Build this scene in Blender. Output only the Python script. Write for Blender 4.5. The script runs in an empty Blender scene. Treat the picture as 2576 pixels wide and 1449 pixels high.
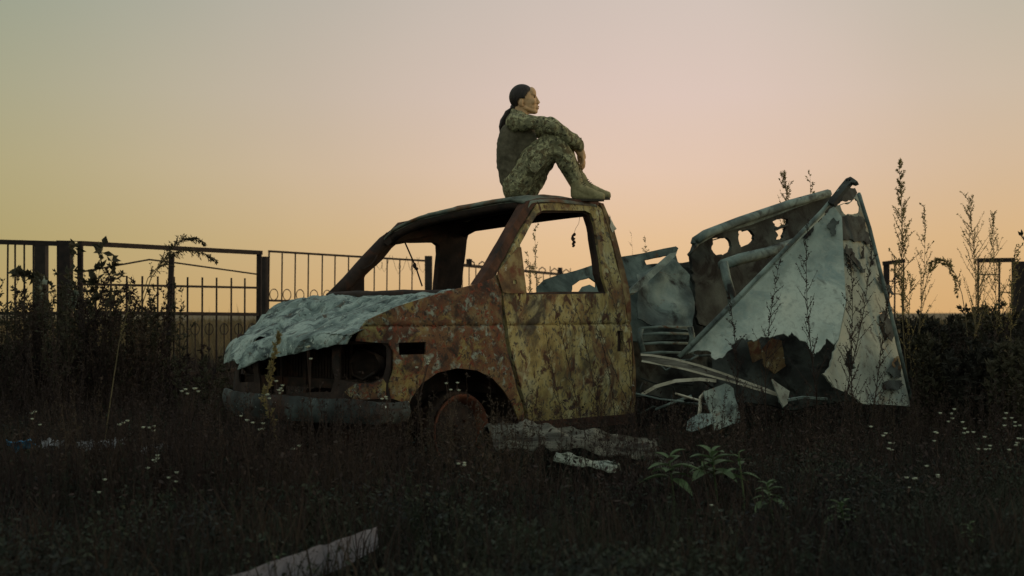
import bpy, bmesh, math, random
import numpy as np
from mathutils import Vector, Matrix, noise
from mathutils.geometry import delaunay_2d_cdt
random.seed(7); rng = np.random.default_rng(11)
C = bpy.context.scene.collection
R = math.radians
sc = bpy.context.scene

# ------------------------------------------------------------------ camera, sky, sun
CAM_H = 1.07; F = 3578.0; CX = 1288.0; HY = 785.0     # focal length and horizon in units of a 2576 wide picture
cam = bpy.data.objects.new('camera', bpy.data.cameras.new('camera')); C.objects.link(cam)
cam.location = (0, 0, CAM_H); cam.rotation_euler = (R(90), 0, 0)
cam.data.sensor_width = 36; cam.data.lens = F/2576*36
cam.data.shift_y = (HY-724.5)/2576
cam.data.clip_start = .1; cam.data.clip_end = 3000
cam.data.dof.use_dof = True; cam.data.dof.focus_distance = 9.8; cam.data.dof.aperture_fstop = 3.2
sc.camera = cam
sc.view_settings.view_transform = 'Standard'; sc.view_settings.look = 'None'
sc.view_settings.exposure = 0; sc.view_settings.gamma = 1

SUN_AZ = R(78); SUN_EL = R(5)
world = bpy.data.worlds.new("World"); sc.world = world; world.use_nodes = True
nt = world.node_tree; nt.nodes.clear()
def wn(t, **k):
    n = nt.nodes.new(t)
    for a, b in k.items(): setattr(n, a, b)
    return n
def lin(r, g, b):
    r, g, b = r*1.025+2, g*1.035+2, b*1.05+3
    f = lambda c: ((c/255+.055)/1.055)**2.4 if c/255 > .04045 else c/255/12.92
    return (f(r), f(g), f(b), 1)
out = wn('ShaderNodeOutputWorld'); bg = wn('ShaderNodeBackground')
tc = wn('ShaderNodeTexCoord'); sep = wn('ShaderNodeSeparateXYZ'); nt.links.new(tc.outputs['Generated'], sep.inputs[0])
def ramp(stops, inp):
    r = wn('ShaderNodeValToRGB'); el = r.color_ramp.elements
    while len(el) < len(stops): el.new(.5)
    for e, (p, c) in zip(el, stops): e.position = p; e.color = c
    nt.links.new(inp, r.inputs[0]); return r.outputs[0]
zz = sep.outputs[2]
mid = ramp([(0, lin(216,172,118)), (.05, lin(219,181,138)), (.10, lin(219,188,164)), (.15, lin(213,188,173)), (.22, lin(201,184,171)), (.5, lin(182,180,168)), (1, lin(170,178,174))], zz)
left = ramp([(0, lin(170,144,90)), (.05, lin(162,148,98)), (.10, lin(162,152,110)), (.15, lin(155,152,120)), (.22, lin(140,147,126)), (.5, lin(160,168,158)), (1, lin(170,178,174))], zz)
right = ramp([(0, lin(206,162,106)), (.05, lin(208,170,122)), (.10, lin(204,175,142)), (.15, lin(197,177,153)), (.22, lin(180,171,152)), (.5, lin(176,176,164)), (1, lin(170,178,174))], zz)
back = ramp([(0, lin(174,180,160)), (.25, lin(176,184,168)), (1, lin(170,178,174))], zz)
at = wn('ShaderNodeMath', operation='ARCTAN2'); nt.links.new(sep.outputs[0], at.inputs[0]); nt.links.new(sep.outputs[1], at.inputs[1])
def mr(inp, a, b, c=0., d=1.):
    m = wn('ShaderNodeMapRange', interpolation_type='SMOOTHSTEP')
    for i, v in zip((1,2,3,4), (a,b,c,d)): m.inputs[i].default_value = v
    nt.links.new(inp, m.inputs[0]); return m.outputs[0]
def mix(f, a, b):
    m = wn('ShaderNodeMix', data_type='RGBA'); nt.links.new(f, m.inputs[0]); nt.links.new(a, m.inputs[6]); nt.links.new(b, m.inputs[7]); return m.outputs[2]
lm = mix(mr(at.outputs[0], -.44, .10), left, mid)
lmr = mix(mr(at.outputs[0], .12, .37), lm, right)
ab = wn('ShaderNodeMath', operation='ABSOLUTE'); nt.links.new(at.outputs[0], ab.inputs[0])
full = mix(mr(ab.outputs[0], .7, 2.3), lmr, back)
# faint unevenness of thin high haze
nz = wn('ShaderNodeTexNoise'); nz.inputs['Scale'].default_value = 3; nz.inputs['Detail'].default_value = 3
nt.links.new(tc.outputs['Generated'], nz.inputs['Vector'])
nmul = mr(nz.outputs[0], .3, .7, .97, 1.03)
vm = wn('ShaderNodeVectorMath', operation='SCALE'); nt.links.new(full, vm.inputs[0]); nt.links.new(nmul, vm.inputs['Scale'])
sky = wn('ShaderNodeTexSky', sky_type='NISHITA'); sky.sun_disc = False; sky.sun_elevation = SUN_EL; sky.sun_rotation = SUN_AZ
skm = wn('ShaderNodeVectorMath', operation='SCALE'); nt.links.new(sky.outputs[0], skm.inputs[0]); skm.inputs['Scale'].default_value = .004
add = wn('ShaderNodeVectorMath', operation='ADD'); nt.links.new(vm.outputs[0], add.inputs[0]); nt.links.new(skm.outputs[0], add.inputs[1])
nt.links.new(add.outputs[0], bg.inputs[0]); bg.inputs[1].default_value = 1.0
nt.links.new(bg.outputs[0], out.inputs[0])

sl = bpy.data.lights.new('sun', 'SUN'); sl.energy = .8; sl.angle = R(12); sl.color = (1, .72, .38)
so = bpy.data.objects.new('sun', sl); C.objects.link(so)
sd = Vector((math.sin(SUN_AZ)*math.cos(SUN_EL), math.cos(SUN_AZ)*math.cos(SUN_EL), math.sin(SUN_EL)))
so.rotation_euler = sd.to_track_quat('Z', 'Y').to_euler()

# ------------------------------------------------------------------ helpers
def at3(px, py, Y):
    return Vector(((px-CX)/F*Y, Y, CAM_H+(HY-py)/F*Y))
def fbm(p, o=4): return noise.fractal(Vector(p), 1.0, 2.0, o)
class MB:
    def __init__(s): s.v = []; s.f = []
    def tube(s, pts, rad, n=5, cap=True, sq=1.0):
        pts = [Vector(p) for p in pts]
        if not hasattr(rad, '__len__'): rad = [rad]*len(pts)
        b = len(s.v); up = None
        for i, p in enumerate(pts):
            d = (pts[min(i+1, len(pts)-1)]-pts[max(i-1, 0)])
            d = d.normalized() if d.length > 1e-9 else Vector((0,0,1))
            if up is None: up = Vector((0,0,1)) if abs(d.z) < .9 else Vector((1,0,0))
            a = d.cross(up)
            if a.length < 1e-5: a = d.cross(Vector((0,1,0)))
            a.normalize(); c = a.cross(d).normalized(); up = c
            for k in range(n):
                t = 2*math.pi*(k+.5)/n
                s.v.append(p+a*(math.cos(t)*rad[i]*sq)+c*(math.sin(t)*rad[i]))
        for i in range(len(pts)-1):
            for k in range(n):
                k2 = (k+1) % n
                s.f.append((b+i*n+k, b+i*n+k2, b+(i+1)*n+k2, b+(i+1)*n+k))
        if cap:
            s.f.append(tuple(b+k for k in range(n))[::-1]); e = b+(len(pts)-1)*n
            s.f.append(tuple(e+k for k in range(n)))
        return s
    def bar(s, a, b, w, h=None):          # rectangular bar from a to b
        h = h or w; a = Vector(a); b = Vector(b); d = (b-a).normalized()
        up = Vector((0,0,1)) if abs(d.z) < .8 else Vector((0,1,0))
        x = d.cross(up).normalized(); y = x.cross(d).normalized(); k = len(s.v)
        for p in (a, b):
            for i, j in ((-1,-1),(1,-1),(1,1),(-1,1)): s.v.append(p+x*(i*w/2)+y*(j*h/2))
        s.f += [(k,k+1,k+2,k+3)[::-1], (k+4,k+5,k+6,k+7)]+[(k+i, k+(i+1)%4, k+4+(i+1)%4, k+4+i) for i in range(4)]
        return s
    def ring(s, c, r, th, ax1, ax2, n=20):
        pts = [Vector(c)+Vector(ax1)*(r*math.cos(t))+Vector(ax2)*(r*math.sin(t)) for t in np.linspace(0, 2*math.pi, n+1)]
        return s.tube(pts, th, 4, False)
    def ell(s, c, r, ang=0, nu=14, nv=9):  # ellipsoid turned by ang in the x-z plane
        b = len(s.v); c = Vector(c); ca, sa = math.cos(ang), math.sin(ang)
        def q(x, y, z): return c+Vector((x*ca-z*sa, y, x*sa+z*ca))
        s.v.append(q(0,0,-r[2]))
        for j in range(1, nv):
            ph = math.pi*j/nv-math.pi/2
            for i in range(nu):
                t = 2*math.pi*i/nu
                s.v.append(q(r[0]*math.cos(ph)*math.cos(t), r[1]*math.cos(ph)*math.sin(t), r[2]*math.sin(ph)))
        s.v.append(q(0,0,r[2])); e = len(s.v)-1
        for i in range(nu):
            s.f.append((b, b+1+(i+1)%nu, b+1+i)); s.f.append((e, e-nu+i, e-nu+(i+1)%nu))
        for j in range(nv-2):
            for i in range(nu):
                a = b+1+j*nu
                s.f.append((a+i, a+(i+1)%nu, a+nu+(i+1)%nu, a+nu+i))
        return s
    def cone(s, a, b, ra, rb, n=12):       # closed capsule
        a = Vector(a); b = Vector(b); s.tube([a, b], [ra, rb], n)
        s.ell(a, (ra,)*3, 0, n, 8); s.ell(b, (rb,)*3, 0, n, 8); return s
    def chain(s, pts, rad, n=12):
        for i in range(len(pts)-1): s.cone(pts[i], pts[i+1], rad[i], rad[i+1], n)
        return s
    def leaf(s, p, d, side, L, W):
        k = len(s.v); p = Vector(p); d = Vector(d); side = Vector(side); nrm = d.cross(side)*(L*.12)
        s.v += [p, p+d*(L*.45)+side*(W*.5)+nrm, p+d*L, p+d*(L*.45)-side*(W*.5)+nrm, p+d*(L*.5)]
        s.f += [(k,k+1,k+4), (k+1,k+2,k+4), (k+2,k+3,k+4), (k+3,k,k+4)]
        return s
    def build(s, name, mat, parent=None, smooth=False):
        me = bpy.data.meshes.new(name); me.from_pydata([tuple(v) for v in s.v], [], s.f); me.update()
        me.materials.append(mat)
        if smooth: me.polygons.foreach_set('use_smooth', [True]*len(me.polygons))
        o = bpy.data.objects.new(name, me); C.objects.link(o)
        if parent: o.parent = parent
        return o
def tag(o, label=None, cat=None, group=None, kind=None):
    for k, v in (('label', label), ('category', cat), ('group', group), ('kind', kind)):
        if v: o[k] = v
    return o
def empty(name, loc, label, cat, rz=0, group=None):
    o = bpy.data.objects.new(name, None); C.objects.link(o); o.location = loc; o.rotation_euler = (0, 0, rz)
    o.empty_display_size = .2; bpy.context.view_layer.update()
    return tag(o, label, cat, group)
def split(m, name, matl, parent, per):      # one object for every piece of `per` vertices
    nf = len(m.f)*per//len(m.v) if m.v else 0
    for i in range(len(m.v)//per):
        q = MB(); q.v = m.v[i*per:(i+1)*per]; q.f = [tuple(a-i*per for a in f) for f in m.f[i*nf:(i+1)*nf]]; q.build(name, matl, parent)
def kids(o, parent):                        # parent a mesh built in world space
    o.parent = parent; o.matrix_parent_inverse = Matrix.Translation(-Vector(parent.location)) if parent.rotation_euler.z == 0 else parent.matrix_world.inverted()
    return o
def inside(p, poly):
    x, y = p; c = False; n = len(poly)
    for i in range(n):
        x1, y1 = poly[i]; x2, y2 = poly[i-1]
        if (y1 > y) != (y2 > y) and x < (x2-x1)*(y-y1)/(y2-y1+1e-12)+x1: c = not c
    return c
def dens(poly, step):
    o = []
    for i in range(len(poly)):
        a = poly[i]; b = poly[(i+1) % len(poly)]; L = math.hypot(b[0]-a[0], b[1]-a[1]); n = max(1, int(L/step))
        for k in range(n): o.append((a[0]+(b[0]-a[0])*k/n, a[1]+(b[1]-a[1])*k/n))
    return o
def ragged(poly, step, amp, seed=0):
    o = []
    for i, (x, y) in enumerate(dens(poly, step)):
        q = Vector((x/step*.45+seed*7.1, y/step*.45, seed)); w = noise.noise_vector(q)+.5*noise.noise_vector(q*2.7)
        o.append((x+w.x*amp, y+w.y*amp))
    return o
def sheet(name, outer, holes, fn, mat, parent=None, step=.04, th=.006, xtra=(), smooth=True, jit=.3):
    """a real metal sheet: outline and holes given in its own 2-D coordinates, fn(a, b, k) gives the 3-D point, k = depth through the sheet"""
    loops = [dens(outer, step)]+[dens(h, step) for h in holes]
    V = []; E = []
    for l in loops:
        b = len(V); V += l; E += [(b+i, b+(i+1) % len(l)) for i in range(len(l))]
    xs = [p[0] for p in outer]; ys = [p[1] for p in outer]
    x = min(xs)
    while x < max(xs):
        y = min(ys)
        while y < max(ys):
            p = (x+random.uniform(-jit, jit)*step, y+random.uniform(-jit, jit)*step)
            if inside(p, outer) and not any(inside(p, h) for h in holes): V.append(p)
            y += step
        x += step
    for p in xtra:
        if inside(p, outer) and not any(inside(p, h) for h in holes): V.append(p)
    r = delaunay_2d_cdt([Vector(p) for p in V], E, [], 0, 1e-5)
    v2, faces = r[0], r[2]; keep = []
    for f in faces:
        cx = sum(v2[i].x for i in f)/len(f); cy = sum(v2[i].y for i in f)/len(f)
        if inside((cx, cy), outer) and not any(inside((cx, cy), h) for h in holes): keep.append(tuple(f))
    n = len(v2); vs = [fn(p.x, p.y, 0) for p in v2]+[fn(p.x, p.y, th) for p in v2]
    cnt = {}
    for f in keep:
        for i in range(3):
            e = (f[i], f[(i+1) % 3]); cnt[e] = 1
    rim = [(b, a, a+n, b+n) for (a, b) in cnt if (b, a) not in cnt]
    fs = keep+[tuple(i+n for i in f[::-1]) for f in keep]+rim
    m = MB(); m.v = vs; m.f = fs
    o = m.build(name, mat, parent, smooth)
    me = o.data; nb = len(keep)*2
    if smooth:
        for i in range(nb, len(me.polygons)): me.polygons[i].use_smooth = False
        me.set_sharp_from_angle(angle=R(50))
    return o

# ------------------------------------------------------------------ materials
def mat(name, cols, scale=6, detail=8, rough=.85, bump=.3, bscale=None, stretch=(1,1,1), metal=0., spots=None, dist=0., sss=None, transl=0., coord='Object', lay=None):
    """cols: colour ramp stops over warped noise; spots: list of (colour, scale, lo, hi) layers of their own shape"""
    m = bpy.data.materials.new(name); m.use_nodes = True; t = m.node_tree; b = t.nodes['Principled BSDF']
    def N(ty, **k):
        n = t.nodes.new(ty)
        for a, c in k.items(): setattr(n, a, c)
        return n
    tcn = N('ShaderNodeTexCoord'); mp = N('ShaderNodeMapping'); mp.inputs['Scale'].default_value = stretch
    t.links.new(tcn.outputs[coord], mp.inputs[0])
    def noi(s, d, off=0, dd=0.):
        n = N('ShaderNodeTexNoise'); n.inputs['Scale'].default_value = s; n.inputs['Detail'].default_value = d; n.inputs['Roughness'].default_value = .62
        n.inputs['Distortion'].default_value = dd
        mm = N('ShaderNodeMapping'); mm.inputs['Location'].default_value = (off, off*1.7, off*.6)
        t.links.new(mp.outputs[0], mm.inputs[0]); t.links.new(mm.outputs[0], n.inputs['Vector']); return n.outputs[0]
    base = noi(scale, detail, 0, dist)
    r = N('ShaderNodeValToRGB'); el = r.color_ramp.elements
    while len(el) < len(cols): el.new(.5)
    for e, (p, c) in zip(el, cols): e.position = p; e.color = (*c, 1)
    t.links.new(base, r.inputs[0]); col = r.outputs[0]
    for i, (c, s, lo, hi) in enumerate(spots or []):
        q = N('ShaderNodeMapRange'); q.inputs[1].default_value = lo; q.inputs[2].default_value = hi
        t.links.new(noi(s, 7, 3.3+i*5.1, .6), q.inputs[0])
        mx = N('ShaderNodeMix', data_type='RGBA'); t.links.new(q.outputs[0], mx.inputs[0]); t.links.new(col, mx.inputs[6]); mx.inputs[7].default_value = (*c, 1); col = mx.outputs[2]
    t.links.new(col, b.inputs['Base Color'])
    b.inputs['Roughness'].default_value = rough; b.inputs['Metallic'].default_value = metal
    b.inputs['Specular IOR Level'].default_value = .25
    if bump:
        bn = N('ShaderNodeBump'); bn.inputs['Strength'].default_value = bump; bn.inputs['Distance'].default_value = .01
        t.links.new(noi(bscale or scale*4, 6, 9.), bn.inputs['Height']); t.links.new(bn.outputs[0], b.inputs['Normal'])
    if transl:
        tr = N('ShaderNodeBsdfTranslucent'); t.links.new(col, tr.inputs[0]); ms = N('ShaderNodeMixShader'); ms.inputs[0].default_value = transl
        t.links.new(b.outputs[0], ms.inputs[1]); t.links.new(tr.outputs[0], ms.inputs[2]); t.links.new(ms.outputs[0], t.nodes['Material Output'].inputs[0])
    return m
M = {}
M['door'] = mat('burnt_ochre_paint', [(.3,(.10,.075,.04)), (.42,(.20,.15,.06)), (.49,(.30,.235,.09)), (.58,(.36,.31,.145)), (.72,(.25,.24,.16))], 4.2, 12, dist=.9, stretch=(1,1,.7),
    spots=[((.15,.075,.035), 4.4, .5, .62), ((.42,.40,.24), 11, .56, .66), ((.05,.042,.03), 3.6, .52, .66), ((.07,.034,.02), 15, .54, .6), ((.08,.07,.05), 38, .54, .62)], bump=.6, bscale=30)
M['fender'] = mat('rusted_red_brown_metal', [(.3,(.035,.018,.013)), (.42,(.09,.042,.026)), (.52,(.135,.07,.035)), (.62,(.17,.12,.06)), (.75,(.13,.14,.115))], 5.5, 12, dist=.8,
    spots=[((.22,.26,.22), 15, .54, .64), ((.23,.18,.065), 5, .53, .64), ((.025,.018,.015), 7, .53, .64), ((.15,.04,.02), 26, .55, .62), ((.04,.03,.025), 40, .55, .62)], bump=.5, bscale=34)
M['pillar'] = mat('scorched_pillar_metal', [(.3,(.04,.022,.014)), (.48,(.14,.085,.04)), (.6,(.25,.19,.085)), (.78,(.2,.18,.12))], 6, 9,
    spots=[((.12,.045,.022), 8, .52, .62), ((.42,.42,.34), 16, .63, .7)], bump=.4, bscale=40)
M['redrust'] = mat('dark_red_rust', [(.3,(.022,.012,.009)), (.5,(.06,.026,.016)), (.7,(.11,.048,.026))], 9, 8, spots=[((.02,.014,.012), 6, .5, .65)], bump=.4)
M['rim'] = mat('red_rusted_rim', [(.3,(.05,.018,.012)), (.5,(.12,.042,.024)), (.7,(.18,.07,.04))], 9, 8, bump=.4)
M['soot'] = mat('sooty_metal', [(.3,(.012,.01,.009)), (.55,(.035,.022,.017)), (.75,(.06,.035,.025))], 9, 8, spots=[((.07,.028,.016), 7, .55, .7)], bump=.4)
M['roof'] = mat('burnt_roof_metal', [(.3,(.05,.06,.05)), (.5,(.13,.15,.12)), (.7,(.2,.21,.16))], 6, 9, spots=[((.12,.06,.03), 5, .5, .65), ((.03,.025,.02), 8, .55, .68)], bump=.4)
M['hood'] = mat('ash_covered_hood', [(.28,(.05,.07,.068)), (.42,(.14,.185,.17)), (.55,(.27,.335,.3)), (.72,(.44,.5,.44))], 5, 11, dist=.7,
    spots=[((.045,.06,.06), 8, .52, .64), ((.09,.07,.05), 13, .58, .68), ((.5,.55,.48), 34, .6, .68), ((.05,.065,.06), 40, .58, .66)], bump=1., bscale=60)
M['white'] = mat('weathered_white_panel', [(.3,(.17,.21,.19)), (.43,(.3,.35,.3)), (.54,(.42,.47,.40)), (.75,(.5,.51,.41))], 2.2, 9, dist=.3,
    spots=[((.17,.235,.225), 4, .5, .7), ((.11,.12,.105), 12, .58, .74), ((.3,.33,.28), 30, .5, .7), ((.09,.09,.08), 1.6, .6, .78)], bump=.35, bscale=20)
M['cream'] = mat('weathered_cream_warm_lit_panel', [(.3,(.13,.145,.12)), (.43,(.22,.24,.195)), (.54,(.31,.33,.265)), (.75,(.37,.36,.27))], 2.4, 9, dist=.3,
    spots=[((.22,.26,.23), 4, .5, .66), ((.28,.18,.08), 3.2, .6, .76), ((.09,.085,.07), 10, .56, .68), ((.07,.065,.055), 26, .62, .68), ((.08,.08,.07), 1.7, .58, .76)], bump=.35, bscale=20)  # warm tone paints light from the right onto the folded panel's right facet
M['teal'] = mat('burnt_teal_metal', [(.25,(.03,.035,.034)), (.43,(.09,.115,.105)), (.58,(.2,.25,.22)), (.75,(.3,.34,.29))], 3.5, 10, dist=.5,
    spots=[((.025,.025,.023), 5, .54, .66), ((.13,.07,.04), 8, .63, .7)], bump=.5, bscale=26)
M['charred'] = mat('charred_wall_metal', [(.3,(.02,.02,.018)), (.5,(.045,.05,.044)), (.7,(.1,.115,.1))], 4, 9, spots=[((.012,.011,.01), 5, .5, .62)], bump=.6)
M['strip'] = mat('pale_trim_strip', [(.3,(.2,.18,.13)), (.5,(.45,.42,.32)), (.7,(.55,.52,.42))], 9, 8, spots=[((.12,.09,.06), 8, .58, .66)], bump=.3)
M['bumper'] = mat('scorched_bumper', [(.35,(.018,.018,.017)), (.55,(.045,.052,.05)), (.75,(.14,.17,.16))], 5, 9, spots=[((.05,.025,.018), 5, .5, .62), ((.5,.55,.5), 40, .66, .7)], bump=.4)
M['iron'] = mat('black_painted_iron', [(.3,(.012,.009,.009)), (.7,(.035,.022,.018))], 12, 5, rough=.8, bump=.2)
M['post'] = mat('dark_pipe_post', [(.3,(.02,.016,.015)), (.7,(.055,.042,.035))], 8, 6, rough=.85, bump=.3)
M['plank'] = mat('weathered_sill', [(.3,(.03,.027,.022)), (.5,(.10,.095,.075)), (.7,(.22,.21,.165))], 7, 9, stretch=(.4,2,3), spots=[((.03,.025,.02), 6, .52, .62)], bump=.7)
M['board'] = mat('dirty_white_board', [(.3,(.13,.125,.14)), (.5,(.21,.20,.23)), (.7,(.28,.27,.3))], 5, 8, spots=[((.1,.09,.08), 9, .6, .7)], bump=.2)
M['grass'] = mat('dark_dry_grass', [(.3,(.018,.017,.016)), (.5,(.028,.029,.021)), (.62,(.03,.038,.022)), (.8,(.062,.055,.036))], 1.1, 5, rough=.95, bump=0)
M['weed'] = mat('red_brown_dead_weed', [(.3,(.02,.014,.014)), (.5,(.034,.022,.018)), (.7,(.062,.045,.03))], 1.4, 5, rough=.95, bump=0)
M['cover'] = mat('mixed_ground_leaves', [(.3,(.018,.017,.02)), (.45,(.022,.026,.022)), (.55,(.03,.038,.025)), (.68,(.05,.05,.034)), (.8,(.028,.02,.02))], 3, 8, rough=.9, bump=0)
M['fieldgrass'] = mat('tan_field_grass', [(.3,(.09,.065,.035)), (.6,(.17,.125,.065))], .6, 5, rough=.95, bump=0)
M['twig'] = mat('dry_stalk', [(.3,(.08,.06,.03)), (.6,(.15,.115,.06))], 9, 4, rough=.9, bump=0)
M['seed'] = mat('dry_seed_heads', [(.3,(.16,.13,.055)), (.6,(.3,.25,.11))], 9, 4, rough=.95, bump=0, transl=.55)
M['darkleaf'] = mat('dark_leaf', [(.3,(.03,.03,.018)), (.6,(.055,.05,.03))], 9, 4, rough=.8, bump=0, transl=.15)
M['paleleaf'] = mat('pale_dusty_leaf', [(.3,(.12,.14,.1)), (.6,(.2,.22,.17))], 9, 4, rough=.9, bump=0, transl=.2)
M['green'] = mat('green_leaf', [(.3,(.05,.085,.037)), (.6,(.09,.14,.06)), (.8,(.17,.17,.07))], 14, 4, rough=.6, bump=0, transl=.25)
M['flower'] = mat('off_white_flower', [(.3,(.42,.45,.34)), (.7,(.62,.64,.5))], 40, 3, rough=.9, bump=0, transl=.3)
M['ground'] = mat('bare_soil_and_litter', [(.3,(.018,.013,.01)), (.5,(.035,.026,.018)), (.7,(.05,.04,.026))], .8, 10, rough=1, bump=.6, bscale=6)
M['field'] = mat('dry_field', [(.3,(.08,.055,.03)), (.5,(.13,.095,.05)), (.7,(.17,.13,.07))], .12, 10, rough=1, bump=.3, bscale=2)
M['farbrush'] = mat('dark_brush', [(.3,(.02,.02,.016)), (.6,(.04,.036,.026))], .8, 5, rough=1, bump=0)
M['skin'] = mat('skin', [(.3,(.48,.29,.15)), (.7,(.58,.37,.2))], 12, 4, rough=.55, bump=.05)
M['lip'] = mat('lips', [(.3,(.3,.1,.07)), (.7,(.36,.13,.09))], 12, 3, rough=.5, bump=0)
M['hair'] = mat('dark_brown_hair', [(.35,(.012,.009,.008)), (.65,(.035,.026,.022))], 60, 5, rough=.55, bump=.5, bscale=90, stretch=(1,1,.35))
M['eye'] = mat('eye', [(.3,(.05,.04,.03)), (.7,(.1,.08,.06))], 8, 2, rough=.2, bump=0)
camo = [((.36,.34,.19), 30, .52, .56), ((.12,.095,.05), 26, .53, .57), ((.045,.042,.028), 36, .57, .61)]
M['camo'] = mat('camouflage_cloth', [(.4,(.135,.13,.075)), (.5,(.185,.175,.10)), (.6,(.225,.212,.125))], 26, 6, rough=.95, bump=.35, bscale=50, spots=camo)
M['vest'] = mat('dark_olive_cloth', [(.35,(.075,.066,.044)), (.65,(.14,.12,.08))], 30, 8, rough=.97, bump=.35, bscale=70)
M['boot'] = mat('olive_suede_boot', [(.35,(.2,.175,.09)), (.65,(.3,.265,.14))], 26, 7, rough=.95, bump=.3, bscale=70)
M['sole'] = mat('boot_sole', [(.35,(.03,.028,.02)), (.65,(.06,.05,.035))], 26, 4, rough=.95, bump=.1)
M['blue'] = mat('blue_rag', [(.3,(.04,.16,.3)), (.7,(.08,.25,.42))], 9, 4, rough=.9)
M['litter'] = mat('pale_litter', [(.3,(.15,.15,.16)), (.7,(.26,.26,.27))], 9, 4, rough=.9)

# ------------------------------------------------------------------ ground
def gz(x, y): return .05*fbm((x*.25, y*.25, 0), 3)-.03
def ground():
    m = MB(); xs = sorted(set([-900,-400,-150,-60,-30,-18]+[i*.6-12 for i in range(41)]+[18,30,60,150,400,900]))
    ys = [-20,-6,-2]+[i*.6 for i in range(0, 46)]
    for y in ys:
        for x in xs: m.v.append((x, y, gz(x, y)))
    n = len(xs)
    for j in range(len(ys)-1):
        for i in range(n-1): m.f.append((j*n+i, j*n+i+1, (j+1)*n+i+1, (j+1)*n+i))
    tag(m.build('ground', M['ground'], None, True), kind='structure')
    m = MB(); ye = [27, 40, 70, 130, 300, 1400]
    for j, y in enumerate(ye):
        for x in xs: m.v.append((x*(1+j*.3), y, gz(x, 27) if j == 0 else 0.02))
    for j in range(len(ye)-1):
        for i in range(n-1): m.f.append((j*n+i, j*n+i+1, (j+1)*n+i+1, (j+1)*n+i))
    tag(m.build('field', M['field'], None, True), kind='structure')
ground()

# ------------------------------------------------------------------ van: local x = front to rear, y = near to far side, z up
TH = R(46); VC = Vector((-.72, 8.5, 0)); cu, su = math.cos(TH), math.sin(TH)
van = empty('burnt_van', VC, 'burnt-out rusty van cab without glass that the person sits on', 'van', TH)
def tz(z):      # flank: slight belly below the belt, leaning in above it
    t = .035*max(0, (.75-z)/.4)**2
    if z > 1.17: t += .26*(z-1.17)**1.15*.95
    t += .014*math.exp(-((z-.985)/.007)**2)
    return t
def vs(px, t):   # ray through px meets plane y=t
    k = (px-CX)/F
    return ((k*(8.5+cu*t))+.72+su*t)/(cu-k*su)
def crv(s, z): return max(0, .08-s)**2*2.6 if z < 1.3 else 0
def side(px, py, off=0):
    z = 1.2; s = .3
    for _ in range(30):
        t = tz(z)+off+crv(s, z); s = .5*s+.5*vs(px, t); Y = 8.5+su*s+cu*t; z = CAM_H+(HY-py)/F*Y
    return (s, z)
def frontp(px, py, s):   # on plane x = s of the van -> (t, z)
    k = (px-CX)/F
    # -.72+cu s - su t = k(8.5+su s+cu t)
    t = (-.72+cu*s-k*(8.5+su*s))/(su+k*cu); Y = 8.5+su*s+cu*t
    return (t, CAM_H+(HY-py)/F*Y)
def dent(s, z, seed=0, a=.006): return a*fbm((s*3+seed, z*3, seed), 4)+a*.3*fbm((s*14, z*14, seed+4), 3)
sp = lambda L, off=0: [side(x, y, off) for x, y in L]
fender_o = sp([(922,806),(960,789),(1000,771),(1060,752),(1120,733),(1170,722),(1208,712),(1240,700),(1248,690),(1258,700),(1262,765),(1268,832),(1274,880),(1290,934),(1299,976),(1319,1033),(1318,1072),
    (1306,1062),(1290,1020),(1268,983),(1240,952),(1200,932),(1150,926),(1100,938),(1062,964),(1036,1002),(1018,1048),(1012,1048),(1010,1010),(985,1002),(980,965),(990,930),(990,884),(978,864),(896,858),(904,832)])
ind = sp([(1002,862),(1071,860),(1070,891),(1003,893)])
rows = [(s*.03, z) for s in range(-10, 90) for z in (.970,.978,.985,.992,1.0)]
def flank(off, seed, a=.006):
    def fn(s, z, k):
        cr = crv(s, z)
        d = dent(s, z, seed, a)
        return Vector((s, tz(z)+off+k+d+cr, z))
    return fn
fo = sheet('front_fender', fender_o, [ind], flank(0, 1), M['fender'], van, .035, .012, rows)
tag(fo, 'red brown rusted fender with wheel arch and empty side lamp hole')
door_edge = [(1349,513),(1312,575),(1278,640),(1262,672),(1256,700),(1269,765),(1277,832),(1283,878),(1299,934),(1308,976),(1327,1033),(1327,1066)]
door_o = sp(door_edge+[(1400,1068),(1460,1070),(1530,1062),(1575,1040),(1588,1000),(1590,930),(1588,870),(1575,790),(1566,736),(1552,670),(1530,581),(1512,525),(1500,516),(1400,509)])
win = sp([(1306,616),(1330,572),(1352,537),(1366,529),(1470,530),(1486,538),(1496,566),(1508,636),(1514,692),(1528,738),(1420,740),(1324,741),(1318,690),(1312,640)])
handle_h = sp([(1551,832),(1567,832),(1568,884),(1552,884)])
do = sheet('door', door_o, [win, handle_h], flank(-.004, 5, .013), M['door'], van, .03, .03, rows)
tag(do, 'ochre yellow scorched door with peeling paint and empty window opening')
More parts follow.
